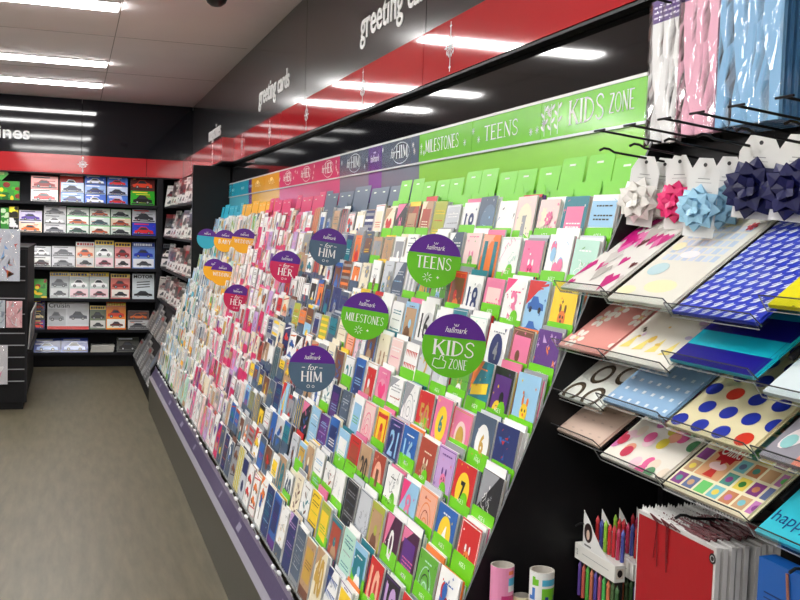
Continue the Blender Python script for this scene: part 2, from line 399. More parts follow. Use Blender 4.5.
LIME = (112, 204, 24); SL = (72, 92, 116); MG = (214, 36, 104); OR = (246, 178, 24); CY = (38, 172, 200); PU = (88, 34, 142)
heads = [(Y0, 2.546, LIME, 'KIDS', 'ZONE'), (2.546, 3.056, LIME, 'TEENS', 0), (3.056, 3.582, LIME, 'MILESTONES', 0), (3.582, 4.066, SL, 'HIM', 'for'), (4.066, 4.26, PU, 0, 'hallmark'),
         (4.26, 4.762, SL, 'HIM', 'for'), (4.762, 5.262, MG, 'HER', 'for'), (5.262, 5.763, MG, 'HER', 'for'), (5.763, 6.264, MG, 'HER', 'for'), (6.264, 6.78, OR, 0, 0), (6.78, 7.291, OR, 0, 0),
         (7.291, 7.42, PU, 0, 0), (7.42, 7.9, CY, 0, 0), (7.9, YE, CY, 0, 0)]
HZ0, HZ1 = 1.785, 1.888
rh = random.Random(5); W = (246, 246, 244)
for a, b, c, big, sm in heads:
    w = b - a - .003
    m = MB(); m.box(0, w, 0, .006, HZ0, HZ1, c); m.box(0, w, -.002, .007, HZ1, HZ1 + .008, (236, 238, 238)); m.box(0, w, -.004, .007, HZ0 - .007, HZ0, (226, 230, 230))
    h = m.build('header_board', M_sign, rack, (1.250, b - .0015, 0), (0, 0, AISLE))
    m = MB(); zc = (HZ0 + HZ1) / 2; n2 = MB(); n3 = MB()
    if big == 'KIDS':
        serif(m, 'KIDS', .16, HZ0 + .026, .19, .062, .0012, W); serif(n2, 'ZONE', .37, HZ0 + .034, .12, .048, .0012, W)
    elif big in ('TEENS', 'MILESTONES'):
        serif(m, big, .1 if big == 'TEENS' else .07, HZ0 + .03, .26 if big == 'TEENS' else .34, .046, .0012, W)
    elif big:
        n2.text('for', w * .27, HZ0 + .036, .06, .04, .0012, W, shear=.3); serif(m, big, w * .42, HZ0 + .032, .15, .05, .0012, W)
        n3.ring(w * .55, zc, .105, .042, .002, .0012, W)
    elif sm == 'hallmark':
        m.text('hallmark', w * .17, zc - .014, w * .66, .03, .0012, W, shear=.3)
        for k in range(3): n3.star(w * .44 + k * .012, zc + .026, .006, .0012, W, 4)
    elif c == OR:
        m.pline([(w * .3 + i * .016, zc + .018 * math.sin(i * 1.9)) for i in range(14)], .005, .0012, (250, 226, 150)); m.ell(w * .5, zc + .018, .05, .012, .001, (248, 206, 96))
    else:
        m.pline([(w * .3 + i * .012, zc + .012 * math.sin(i * 2.1)) for i in range(12)], .004, .0012, (180, 226, 236))
    if c in (LIME, MG, SL):   # sprigs and stars drawn on the boards
        x = w * .05
        for k in range(4):
            px_, pz_ = rh.choice((rh.uniform(.01, .06), rh.uniform(w - .07, w - .015))), rh.uniform(HZ0 + .02, HZ1 - .02)
            for q in range(4): n3.line(px_ - .012 * math.cos(q * PI / 4), pz_ - .012 * math.sin(q * PI / 4), px_ + .012 * math.cos(q * PI / 4), pz_ + .012 * math.sin(q * PI / 4), .0018, .001, W)
        if big == 'KIDS':
            for px_ in (.02, .06, .1):
                n3.line(px_, HZ0 + .008, px_, HZ1 - .01, .003, .001, W)
                for q in range(4): n3.ell(px_ + (.012 if q % 2 else -.012), HZ0 + .03 + q * .018, .012, .005, .001, W, 8, .6 if q % 2 else -.6)
    if n2.v: n2.build('lettering', M_letter, h)
    if n3.v: n3.build('printed_pattern', M_letter, h)
    if m.v: m.build('lettering', M_letter, h)
    m = MB(); lc = tuple(min(255, int(v * .74 + 72)) for v in c); m.box(0, w + .003, 0, .003, 1.50, HZ0 - .006, lc)
    m.build('backing_board', M_sign, rack, (1.2535, b, 0), (0, 0, AISLE))

def section(y):
    return 'kids' if y < 2.546 else 'teens' if y < 3.056 else 'milestones' if y < 3.582 else 'him' if y < 4.762 else 'her' if y < 6.264 else 'wed' if y < 7.35 else 'new'
TABC = dict(kids=LIME, teens=LIME, milestones=LIME, him=SL, her=MG, wed=OR, new=CY)
ORD = ['first', 'second', 'third', 'fourth', 'fifth', 'sixth', 'seventh', 'eighth', 'ninth', 'tenth', 'eleventh', 'twelfth', 'thirteenth', 'fourteenth', 'fifteenth', 'sixteenth', 'seventeenth',
       'eighteenth', 'nineteenth', 'twentieth']
def nth(j):
    if j < 20: return ORD[j]
    t = ['twenty', 'thirty', 'forty'][(j + 1) // 10 - 2]
    return (t[:-1] + 'ieth') if (j + 1) % 10 == 0 else t + '-' + ORD[(j + 1) % 10 - 1]
def where(k, j): return '%s tier down, %s from near end' % (ORD[k], nth(j))

# ---------------------------------------------------------------- card fronts
def draw(mb, w, h, d, o=.0004):
    """print the front of a card: box a in [-w/2,w/2], b in [0,h]"""
    mo = d['m']; c1, c2 = P[d['c1']], P[d['c2']]; bg = P[d['bg']]; r = random.Random(d['seed']); hw = w / 2 - .004
    mb.clip = (-w / 2 + .0015, w / 2 - .0015, .0015, h - .0015)
    U = lambda a, b: r.uniform(a, b)
    def words(zc, n=2, col=c1, s=1.0):
        for i in range(n):
            x = -w * .3 * s
            while x < w * .28 * s:
                l = U(.006, .016); mb.rect(x, x + l, zc - i * .009, zc - i * .009 + .0035, o + .0002, col); x += l + .003
    q0 = r.random()         # a ground band, a thin border or a corner patch under the motif
    if q0 < .25: mb.rect(-w / 2, w / 2, 0, h * U(.1, .3), o - .0002, c2)
    elif q0 < .45:
        e = .006
        for a0, a1, b0, b1 in ((-hw, hw, .004, .004 + .0022), (-hw, hw, h - .0062, h - .004), (-hw, -hw + .0022, .004, h - .004), (hw - .0022, hw, .004, h - .004)): mb.rect(a0, a1, b0, b1, o - .0002, c2)
    elif q0 < .6: mb.poly([(-w / 2, h), (-w / 2, h * U(.5, .8)), (w * U(-.1, .4), h)], o - .0002, c2)
    elif q0 < .72: mb.ell(U(-.3, .3) * w, h * U(.3, .7), w * U(.25, .45), h * U(.15, .3), o - .0002, tuple(int((u + 2 * v) / 3) for u, v in zip(c2, bg)), 16)
    if mo == 'heart': mb.heart(0, h * .6, w * .3, o, c1); words(h * .2, 2, c2)
    elif mo == 'hearts':
        for i in range(9): mb.heart(U(-hw, hw) * .85, U(.1, .92) * h, U(.008, .018), o + i * .00003, c1 if i % 2 else c2)
        words(h * .5, 1, c2)
    elif mo == 'oval': mb.ell(0, h * .6, w * .3, h * .24, o, c1, 20); mb.ell(0, h * .6, w * .2, h * .17, o + .0003, c2, 18)
    elif mo == 'digit':
        t = d['t']; ww = w * (.34 if len(t) == 1 else .62); mb.text(t, -ww / 2, h * .42, ww, h * .4, o + .0003, c1, bold=.02); words(h * .25, 2, c2)
    elif mo == 'bigdigit':
        t = d['t']; ww = w * (.4 if len(t) == 1 else .76); mb.text(t, -ww / 2, h * .3, ww, h * .6, o + .0003, c1, bold=.04)
        for i in range(8): mb.star(U(-hw, hw), U(.05, .95) * h, .005, o + .0001, c2, 4)
    elif mo == 'ovaldigit':
        t = d['t']; mb.ell(0, h * .62, w * .33, h * .26, o, c1, 22); ww = w * (.22 if len(t) == 1 else .36); mb.text(t, -ww / 2, h * .5, ww, h * .26, o + .0004, c2, bold=.04)
        for i in range(5): mb.ell(U(-hw, hw), U(.05, .3) * h, U(.006, .014), U(.006, .014), o + .0002, c1, 9)
    elif mo == 'arch':
        pts = [(-w * .4, h * .1), (w * .4, h * .1)] + [(w * .4 * math.cos(t), h * .6 + h * .3 * math.sin(t)) for t in [PI * i / 10 for i in range(11)]]
        mb.poly(pts, o, c1)
        for i in range(12): mb.ell(U(-.36, .36) * w, U(.15, .8) * h, .003, .003, o + .0002, c2, 6)
        mb.text(d.get('t', '1'), -w * .1, h * .42, w * .2, h * .3, o + .0003, c2, bold=.03)
    elif mo == 'flower':
        for i in range(5): mb.flower(U(-.3, .3) * w, U(.3, .85) * h, U(.016, .03), o + i * .0006, c1 if i % 2 else c2, P['yellow'])
        words(h * .15, 2, c2)
    elif mo == 'bouquet':
        for i in range(6):
            x, z = U(-.25, .25) * w, U(.5, .85) * h; mb.line(0, h * .2, x, z, .002, o, P['green']); mb.flower(x, z, .017, o + .0003 + i * .0004, c1 if i % 2 else c2, P['cream'])
    elif mo == 'stripes':
        n = 7
        for i in range(n): mb.rect(-w / 2, w / 2, h * (i + .1) / n, h * (i + .55) / n, o, c1 if i % 2 else c2)
    elif mo == 'columns':
        n = 6
        for i in range(n): mb.rect(-w / 2 + w * (i + .15) / n, -w / 2 + w * (i + .6) / n, 0, h, o, c1 if i % 2 else c2)
    elif mo == 'balloons':
        for i in range(5):
            x, z = U(-.3, .3) * w, U(.55, .85) * h; mb.line(0, h * .18, x, z, .0012, o, P['grey']); mb.ell(x, z, .014, .018, o + .0003 + i * .0003, c1 if i % 2 else c2, 12)
        words(h * .12, 1, c2)
    elif mo == 'cake':
        mb.rect(-w * .28, w * .28, h * .25, h * .45, o, c1); mb.rect(-w * .2, w * .2, h * .45, h * .6, o, c2); mb.ell(0, h * .25, w * .34, .006, o + .0001, P['grey'], 12)
        for i in range(3): mb.rect(-.02 + i * .02 - .0015, -.02 + i * .02 + .0015, h * .6, h * .7, o, P['red']); mb.ell(-.02 + i * .02, h * .72, .003, .005, o, P['yellow'], 8)
    elif mo == 'tree':
        mb.rect(-.004, .004, h * .15, h * .5, o, P['brown'])
        for i in range(9): mb.ell(U(-.22, .22) * w, U(.45, .8) * h, U(.012, .02), U(.01, .016), o + .0003 + i * .0002, c1 if i % 2 else c2, 9)
    elif mo == 'words':
        for i in range(4): words(h * (.82 - .17 * i), 1 if i % 2 else 2, c1 if i % 2 else c2, 1.1)
    elif mo == 'photo':
        mb.rect(-w * .4, w * .4, h * .22, h * .9, o, c1); mb.ell(U(-.1, .1) * w, h * .42, w * .24, h * .17, o + .0002, c2, 14); mb.ell(U(-.1, .1) * w, h * .63, w * .11, h * .08, o + .0003, bg, 12); words(h * .12, 1, c1)
    elif mo == 'dots':
        for i in range(5):
            for q in range(7): mb.ell(-w * .38 + i * w * .19, h * .09 + q * h * .135, .006, .006, o, c1 if (i + q) % 2 else c2, 8)
    elif mo == 'band': mb.rect(-w / 2, w / 2, h * .58, h * .92, o, c1); words(h * .72, 2, c2, 1.1); mb.ell(0, h * .3, w * .22, h * .14, o, c2, 12)
    elif mo == 'panel': mb.rect(-w * .36, w * .36, h * .3, h * .86, o, c1); words(h * .62, 3, c2, .9)
    elif mo == 'animal':
        mb.ell(0, h * .32, w * .22, h * .17, o, c1, 14); mb.ell(0, h * .56, w * .16, h * .1, o + .0003, c1, 14)
        for sx in (-1, 1): mb.ell(sx * w * .1, h * .68, w * .045, h * .055, o + .0002, c2, 10); mb.ell(sx * w * .06, h * .58, .003, .004, o + .0005, P['black'], 6)
        mb.ell(0, h * .53, .005, .004, o + .0005, c2, 8)
    elif mo == 'leaf':
        mb.line(-w * .05, h * .12, w * .1, h * .86, .0025, o, c1)
        for i in range(7): mb.ell(-w * .03 + i * w * .018 + (w * .13 if i % 2 else -w * .13), h * (.24 + i * .09), w * .13, h * .028, o + .0002, c1 if i % 3 else c2, 9, .6 if i % 2 else -.6 + PI)
    elif mo == 'star':
        mb.star(0, h * .6, w * .32, o, c1)
        for i in range(6): mb.star(U(-.4, .4) * w, U(.08, .9) * h, .009, o + .0004, c2)
    elif mo == 'banner':
        mb.ell(0, h * .28, w * .42, h * .16, o, c2, 14); mb.poly([(-w * .4, h * .52), (w * .4, h * .6), (w * .4, h * .74), (-w * .4, h * .66)], o + .0003, c1); mb.ell(0, h * .36, w * .12, h * .12, o + .0004, c1, 12)
    elif mo == 'doodle':
        for q in range(6):
            x, z = U(-.32, .32) * w, U(.15, .85) * h; pts = [(x, z)]
            for i in range(9): x += U(-.011, .013); z += U(-.014, .014); pts.append((x, z))
            mb.pline(pts, .0016, o, c1 if q % 2 else c2)
    elif mo == 'bottle':
        mb.rect(-w * .11, w * .11, h * .15, h * .55, o, c1); mb.poly([(-w * .11, h * .55), (w * .11, h * .55), (w * .04, h * .68), (-w * .04, h * .68)], o, c1); mb.rect(-w * .04, w * .04, h * .68, h * .85, o, c1); mb.rect(-w * .1, w * .1, h * .25, h * .42, o + .0002, c2)
    elif mo == 'bunting':
        for q, z in enumerate((.86, .64, .42, .2)):
            mb.line(-w / 2, h * z, w / 2, h * z, .0012, o, c2)
            for i in range(7): x = -w * .44 + i * w * .125; mb.poly([(x, h * z), (x + .005, h * (z - .11)), (x + .01, h * z)], o + .0001, c1)
    elif mo == 'swirl':
        for q in range(3):
            mb.ring(0, h * .55, w * (.12 + .1 * q), h * (.08 + .1 * q), .003, o, c1 if q % 2 else c2, 16)
        words(h * .14, 1, c2)
    elif mo == 'frame':
        mb.rect(-w * .42, w * .42, h * .06, h * .94, o, c1); mb.rect(-w * .34, w * .34, h * .13, h * .87, o + .0002, bg); mb.rect(-w * .12, w * .16, h * .13, h * .7, o + .0003, c2); mb.ell(.003, h * .72, w * .12, h * .07, o + .0004, c1, 12)
    elif mo == 'car':
        for z in (.3, .62): mb.poly([(-w * .38, h * z), (w * .4, h * z), (w * .36, h * (z + .08)), (w * .15, h * (z + .1)), (w * .05, h * (z + .17)), (-w * .18, h * (z + .17)), (-w * .26, h * (z + .09)), (-w * .38, h * (z + .07))], o, c1); [mb.ell(s * w * .22, h * z, .008, .008, o + .0003, P['black'], 10) for s in (-1, 1)]
        for z in (.16, .86): mb.poly([(-w * .45, h * z), (w * .45, h * (z + .08)), (w * .45, h * (z + .11)), (-w * .45, h * (z + .03))], o + .0001, c2)
    elif mo == 'pattern':
        for i in range(26): mb.poly([(x0 + U(-.012, .012), z0 + U(-.012, .012)) for x0, z0 in [(U(-hw, hw), U(.04, .96) * h)] for _ in range(3)], o + i * .00002, c1 if i % 2 else c2)
    elif mo == 'pair':
        for sx in (-.17, .17): mb.ell(sx * w, h * .38, w * .1, h * .2, o, c1, 12); mb.ell(sx * w, h * .62, w * .08, h * .07, o + .0002, c1, 10); mb.ell(sx * w, h * .58, .003, .003, o + .0005, c2, 6)
    if mo != 'plain':
        for i in range(7):      # small printed flecks and a line of type
            a, b, q = U(-.44, .44) * w, U(.04, .96) * h, r.random()
            if q < .4: mb.ell(a, b, U(.002, .005), U(.002, .005), o + .0006 + i * .00002, c1 if i % 2 else c2, 6)
            elif q < .7: mb.star(a, b, U(.004, .008), o + .0006 + i * .00002, c2 if i % 2 else c1, 4, .35)
            else: mb.line(a, b, a + U(-.012, .012), b + U(-.01, .01), .0018, o + .0006 + i * .00002, c1)
        if r.random() < .4: words(h * U(.8, .94), 1, c2, U(.5, 1.0))
    mb.clip = None
MW = dict(heart='one big %s heart', hearts='scattered %s hearts', oval='a large %s oval', digit='the number {t} in %s', bigdigit='a huge number {t} in %s', ovaldigit='number {t} on a %s oval', arch='a %s arch and number {t}',
          flower='%s flowers', bouquet='a %s flower bunch', stripes='%s cross stripes', columns='%s upright stripes', balloons='%s balloons', cake='a %s cake', tree='a %s tree', words='lines of %s words', photo='a %s framed scene',
          dots='%s dots', band='a %s band', panel='a %s panel', animal='a %s animal', leaf='a %s leaf spray', star='a big %s star', banner='a %s banner', doodle='%s doodles', bottle='a %s bottle', bunting='rows of %s flags',
          swirl='%s swirls', frame='a %s frame', car='%s cars', pattern='a %s speckle', pair='two %s figures', plain='plain front')
PAL = dict(kids=(['red', 'pink', 'sky', 'white', 'yellow', 'blue', 'navy', 'lilac', 'orange', 'white', 'white'], ['animal', 'balloons', 'star', 'digit', 'ovaldigit', 'car', 'dots', 'photo', 'banner'], ['pink', 'yellow', 'teal', 'red', 'blue', 'white', 'green', 'orange', 'purple']),
           teens=(['white', 'sky', 'pink', 'teal', 'silver', 'navy', 'white', 'blush', 'white', 'purple'], ['digit', 'bigdigit', 'photo', 'words', 'doodle', 'bunting', 'hearts', 'leaf'], ['pink', 'teal', 'navy', 'gold', 'grey', 'purple', 'red']),
           milestones=(['white', 'cream', 'silver', 'slate', 'white', 'kraft', 'sky', 'black', 'white', 'blush', 'brown', 'silver', 'white'], ['digit', 'words', 'photo', 'leaf', 'doodle', 'bigdigit', 'panel', 'flower', 'animal'], ['gold', 'grey', 'slate', 'teal', 'blue', 'brown', 'pink']),
           him=(['white', 'slate', 'blue', 'navy', 'white', 'kraft', 'cream', 'sky', 'grey', 'black', 'brown', 'white', 'olive', 'white', 'silver', 'slate', 'grey', 'rust'], ['photo', 'words', 'bottle', 'car', 'panel', 'band', 'columns', 'tree', 'animal', 'stripes'], ['navy', 'blue', 'brown', 'grey', 'red', 'black', 'orange', 'teal', 'white', 'yellow']),
           her=(['white', 'white', 'white', 'blush', 'white', 'white', 'cream', 'lilac', 'white', 'pink', 'white', 'magenta'], ['flower', 'bouquet', 'heart', 'words', 'hearts', 'panel', 'leaf', 'cake', 'frame', 'doodle'], ['pink', 'magenta', 'lilac', 'grey', 'rust', 'kraft', 'plum', 'gold', 'purple', 'peach']),
           wed=(['white', 'white', 'cream', 'white', 'silver', 'white', 'blush', 'white', 'mint'], ['flower', 'heart', 'words', 'leaf', 'frame', 'oval', 'panel', 'animal'], ['gold', 'grey', 'pink', 'green', 'silver', 'kraft', 'peach', 'slate']),
           new=(['white', 'white', 'mint', 'white', 'cream', 'sky', 'white', 'silver'], ['leaf', 'words', 'flower', 'photo', 'panel', 'oval'], ['teal', 'green', 'grey', 'gold', 'sky', 'slate', 'orange']))
ED = {}
def ed(s):
    for e in s.split(';'):
        q = e.split()
        ED[(int(q[0]), int(q[1]))] = (q[2], q[3], q[4], q[5], q[6] if len(q) > 6 else '')
ed('''0 0 white band sky black;0 1 teal panel pink white;0 2 blush bouquet cream pink;0 3 blush arch cream grey 1;0 4 white pattern blue black;0 5 slate doodle silver sky;0 6 white digit navy lilac 18;0 7 silver words grey white;0 8 olive words red yellow;0 9 kraft panel rust cream;0 10 rust panel kraft brown;0 12 cream heart red kraft;0 13 white panel cream red
1 0 mint doodle green white;1 1 white balloons sky pink;1 2 pink animal hotpink white;1 3 white doodle pink mint;1 4 orange bigdigit teal peach 11;1 5 blush animal green pink;1 6 slate words silver white;1 7 white leaf mint grey;1 9 white words navy slate;1 10 white photo grey kraft
2 0 yellow animal orange brown;2 1 sky car blue red;2 2 white digit pink hotpink 3;2 3 pink panel blush hotpink;2 4 white digit navy grey 18;2 5 red photo brown orange;2 6 green animal sky white;2 8 silver columns grey white;2 9 slate words sky silver
3 0 purple pattern lilac orange;3 1 brown photo pink kraft;3 2 white ovaldigit navy grey 4;3 3 white leaf teal mint;3 4 teal digit white silver 18;3 5 white pair kraft grey;3 6 white digit black grey 16;3 7 sky photo kraft brown;3 8 white words grey teal;3 9 white doodle green mint;3 11 yellow photo brown gold;3 12 white dots yellow teal
4 0 sky animal yellow orange;4 1 black photo purple yellow;4 2 teal banner yellow orange;4 3 green animal white olive;4 4 silver doodle grey white;4 5 silver digit gold grey 2;4 6 white bunting red rust;4 7 blush words pink white;4 8 cream pair kraft brown;4 9 blue photo brown kraft;4 10 white animal grey pink;4 11 orange panel peach rust;4 12 cream words kraft grey
5 0 navy pattern red blue;5 1 slate ovaldigit white gold 6;5 2 pink oval blush gold;5 3 pink ovaldigit yellow teal 6;5 4 red digit gold silver 50;5 5 white swirl silver grey;5 6 white words rust grey;5 7 pink heart hotpink blush;5 8 white photo red kraft;5 9 blue panel navy sky
6 0 black doodle white grey;6 1 red ovaldigit yellow black 7;6 2 lilac animal pink purple;6 3 rust animal kraft cream;6 4 blue digit sky white 16;6 5 navy digit sky lilac 21;6 6 yellow frame red orange;6 7 blush swirl pink hotpink;6 8 white panel sky green;6 9 slate words grey silver;6 10 navy panel purple sky
7 0 red animal orange white;7 1 blue ovaldigit yellow white 4;7 2 peach swirl rust orange;7 3 sky digit pink hotpink 8;7 4 white doodle grey black;7 5 rust ovaldigit peach brown 1;7 6 kraft digit black brown 20;7 7 red panel rust brown;7 8 sky panel white mint;7 9 blue panel navy white;7 10 purple words lilac sky;7 11 sky words slate white
8 0 white balloons red blue;8 1 green swirl black mint;8 2 plum panel purple pink;8 3 plum digit white pink 0;8 4 olive photo kraft brown;8 5 silver doodle grey slate;8 6 black words slate grey;8 7 white doodle grey silver;8 8 white leaf rust grey;8 9 white words grey sky;8 10 cream photo kraft slate
9 2 black bigdigit lilac purple 18;9 3 red bigdigit peach rust 10;9 4 sky photo teal white;9 5 mint words grey teal;9 6 teal photo rust kraft;9 7 olive panel yellow green;9 8 yellow words olive black
10 5 white bunting blue navy;10 6 cream bigdigit gold kraft 40;10 7 kraft panel gold brown;10 8 slate words silver grey;10 9 navy words purple lilac;10 11 blue panel navy purple;10 12 navy words sky teal'''.replace('\n', ';'))
BW, BH = .125, .186
def body(mb, w, h, bg, arch=False):
    """two leaves folded at the left edge, slightly open"""
    t = .0011
    mb.box(-w / 2, w / 2, 0, t, 0, h, bg, (240, 240, 238))
    mb.add([(-w / 2, t + .0003, 0), (w / 2, .0038, 0), (w / 2, .0038, h), (-w / 2, t + .0003, h), (-w / 2, t + .0012, 0), (w / 2, .0046, 0), (w / 2, .0046, h), (-w / 2, t + .0012, h)],
           [(0, 1, 2, 3), (7, 6, 5, 4), (1, 5, 6, 2), (3, 2, 6, 7)], (238, 238, 236))
def env(mb, w, h, col, dx, dz):
    mb.box(-w / 2 + dx, w / 2 + dx, 0.0050, .0064, dz, h + dz, col)
pockets = []
for k in range(NT):
    for j in range(NS):
        y = Y0 + PITCH * (j + .5); z = TZ[k]; x = XF(z) + .002
        d2 = x * x + y * y + (1.5 - z) ** 2
        pockets.append((d2 + .0, k, j, x, y, z))
near = set((p[1], p[2]) for p in sorted(pockets)[:300])
rest = MB()
STK = dict(kids=['white', 'red', 'white', 'white', 'silver', 'pink', 'purple', 'orange', 'silver', 'teal', 'grey', 'white'], teens=['white', 'white', 'silver', 'teal', 'pink', 'grey'], milestones=['white', 'white', 'silver', 'cream', 'grey', 'red', 'yellow'],
           him=['white', 'white', 'slate', 'grey', 'brown', 'kraft', 'white', 'silver', 'black', 'navy', 'cream'], her=['white', 'white', 'white', 'blush', 'magenta', 'cream', 'lilac', 'white', 'pink', 'rust'],
           wed=['white', 'white', 'cream', 'white', 'silver', 'white', 'yellow', 'kraft'], new=['white', 'white', 'mint', 'white', 'cream', 'teal', 'silver'])
for _, k, j, x, y, z in pockets:
    r = random.Random(1000 * k + j); sc = section(y); bgs, mos, cs = PAL[sc]
    e = ED.get((k, j))
    if e: bg, mo, c1, c2, t = e
    else:
        bg = r.choice(bgs); mo = r.choice(mos); c1, c2 = r.choice(cs), r.choice(cs); t = str(r.choice([1, 2, 3, 4, 5, 7, 8, 9] if sc == 'kids' else [13, 16, 18, 21, 30, 40, 50, 60]))
        while c1 == bg: c1 = r.choice(cs)
    tall = sc in ('her', 'wed', 'new')
    w = BW * (r.uniform(.7, .9) if tall else r.uniform(.78, 1.0) if sc == 'him' else r.uniform(.8, .97)); h = BH * r.uniform(.86, 1.05)
    if e: w, h = BW * r.uniform(.86, .97), BH * r.uniform(.93, 1.05)
    dd = dict(bg=bg, m=mo, c1=c1, c2=c2, t=t, seed=77 * k + j)
    yy = y + r.uniform(-.5, .5) * (PITCH - w - .004); lean = LEAN + math.radians(r.uniform(-.6, .6)); roll = math.radians(r.uniform(-1.2, 1.2))
    loc = Vector((x, yy, z + .0012)); rot = (-lean, roll, AISLE)
    ec = P[r.choice(['white', 'white', 'white', c2, c1, 'cream', 'kraft'])]
    edx, edz = r.uniform(-.003, .003), r.uniform(-.0, .006)
    if (k, j) in near:
        m = MB(); body(m, w, h, P[bg]); draw(m, w, h, dd)
        o = m.build('greeting_card', M_paper, None, loc, rot)
        ph = MW[mo]; ph = ph.replace('{t}', t); ph = ph % c1 if '%s' in ph else ph
        tag(o, '%s card with %s, %s' % (bg, ph, where(k, j)), 'card', 'greeting cards in the front of the rack pockets')
        m = MB(); env(m, w * .97, h * .97, ec, edx, edz); m.build('envelope', M_paper, o)
    else:
        rest.M = Matrix.Translation(loc) @ Matrix.Rotation(AISLE, 4, 'Z') @ Matrix.Rotation(roll, 4, 'Y') @ Matrix.Rotation(-lean, 4, 'X')
        body(rest, w, h, P[bg]); draw(rest, w, h, dd); env(rest, w * .97, h * .97, ec, edx, edz)
    # more copies and other designs behind, each a card of its own
    rest.M = Matrix.Translation(loc) @ Matrix.Rotation(AISLE, 4, 'Z') @ Matrix.Rotation(-LEAN, 4, 'X')
    n = r.choice((2, 3, 3, 4)) if sc in ('kids', 'teens', 'milestones') else r.choice((3, 4, 4)); yo = .0070
    for q in range(n):
        th = r.uniform(.0030, .0046); hh = h * r.uniform(.93, 1.0) if r.random() < .6 else h * r.uniform(1.0, 1.1); dx = r.uniform(-.5, .5) * max(.001, PITCH - w * 1.0 - .006); 
        if yo + th > .0232: break
        rest.box(-w / 2 * .99 + dx, w / 2 * .99 + dx, yo, yo + th, 0, hh, P[r.choice(STK[sc])], P[r.choice(['white', 'silver', 'grey', 'silver', 'slate'])] if r.random() < .65 else None); yo += th + r.uniform(.0006, .0022)
rest.M = None
tag(rest.build('greeting_cards', M_paper), 'mass of further greeting cards and envelopes packed behind and beyond the front ones', 'cards', None, 'stuff')

# divider tabs standing at the back of the pockets
rd = random.Random(21)
def divider(k, j, x, y, z, col, h, txt, rnd, label, group):
    m = MB(); w = .122
    pts = [(-w / 2, 0), (w / 2, 0), (w / 2, h - .004), (w / 2 - .004, h), (-w / 2 + .004, h), (-w / 2, h - .004)]
    if rnd:
        pts = [(-w / 2, 0), (w / 2, 0), (w / 2, h - .02)] + [(w * .12 + .021 * math.cos(t), h - .02 + .024 * math.sin(t)) for t in [PI * i / 8 for i in range(9)]] + [(-w / 2, h - .02)]
    m.prism(pts, 0, .001, col)
    o = m.build('divider_tab', M_disc, None, (x, y, z), (-LEAN, 0, AISLE))
    tag(o, label, 'divider', group)
    if txt == '-':
        m = MB(); m.rect(-.020, .012, h - .022, h - .017, .0014, (236, 246, 226)); m.build('print_line', M_letter, o)
    elif txt:
        m = MB(); m.text(txt, -.018, h - .024, .034, .010, .0014, W); m.build('lettering', M_letter, o)
for k in range(NT):
    for j in range(NS):
        y = Y0 + PITCH * (j + .5); sc = section(y); x = XF(TZ[k])
        pr = dict(kids=.85, teens=.7, milestones=.6, him=.22, her=.26, wed=.1, new=.08)[sc]
        if rd.random() > pr: continue
        c = TABC[sc]; cn = dict(kids='lime green', teens='lime green', milestones='lime green', him='slate blue', her='magenta pink', wed='orange', new='turquoise')[sc]
        rnd = rd.random() < .2 and sc == 'kids'; hh = .200 + rd.uniform(0, .018)
        txt = ('AGE %d' % rd.randint(1, 9)) if sc == 'kids' and k > 0 else None
        divider(k, j, x + .0262, y + rd.uniform(-.003, .003), TZ[k] + .002, c, hh, txt, rnd, '%s %s divider behind the cards, %s' % ('round-topped' if rnd else 'flat-topped', cn, where(k, j)), 'dividers among the cards')
for j in range(0, NS):     # empty top pockets show only their dividers
    y = Y0 + PITCH * (j + .5); sc = section(y)
    if rd.random() < .1: continue
    cn = dict(kids='lime green', teens='lime green', milestones='lime green', him='slate blue', her='magenta pink', wed='orange', new='turquoise')[sc]
    divider(0, j, XF(1.5385) + .020 + .003 * (j % 2), y, 1.5405, TABC[sc], (.160 + .016 * (j % 5 in (1, 2))), '-', False, '%s divider in the empty top pocket, %s from the near end' % (cn, nth(j)), 'dividers in the empty top pockets')
# clear pegs along the lowest tier
rp = random.Random(8)
for j in sorted(rp.sample(range(2, 46), 34)):
    y = Y0 + PITCH * (j + .02) + rp.uniform(-.02, .02); dz_ = rp.uniform(-.014, .012); m = MB(); m.M = Matrix.Translation((-.4 * dz_ * 0, 0, dz_)); m.smooth = True
    for s in (-.009, .009):
        m.tube([(.671, y + s, .352), (.664, y + s, .372), (.655, y + s, .39)], .0018, (215, 218, 222), 5)
        bpts = [(.655, y + s, .390 - .007), (.655, y + s, .390 - .004), (.655, y + s, .39), (.655, y + s, .394), (.655, y + s, .397)]
        m.tube(bpts, [.001, .006, .0072, .006, .001], (236, 238, 240), 8)
    m.build('pocket_peg', M_glossy, rack)

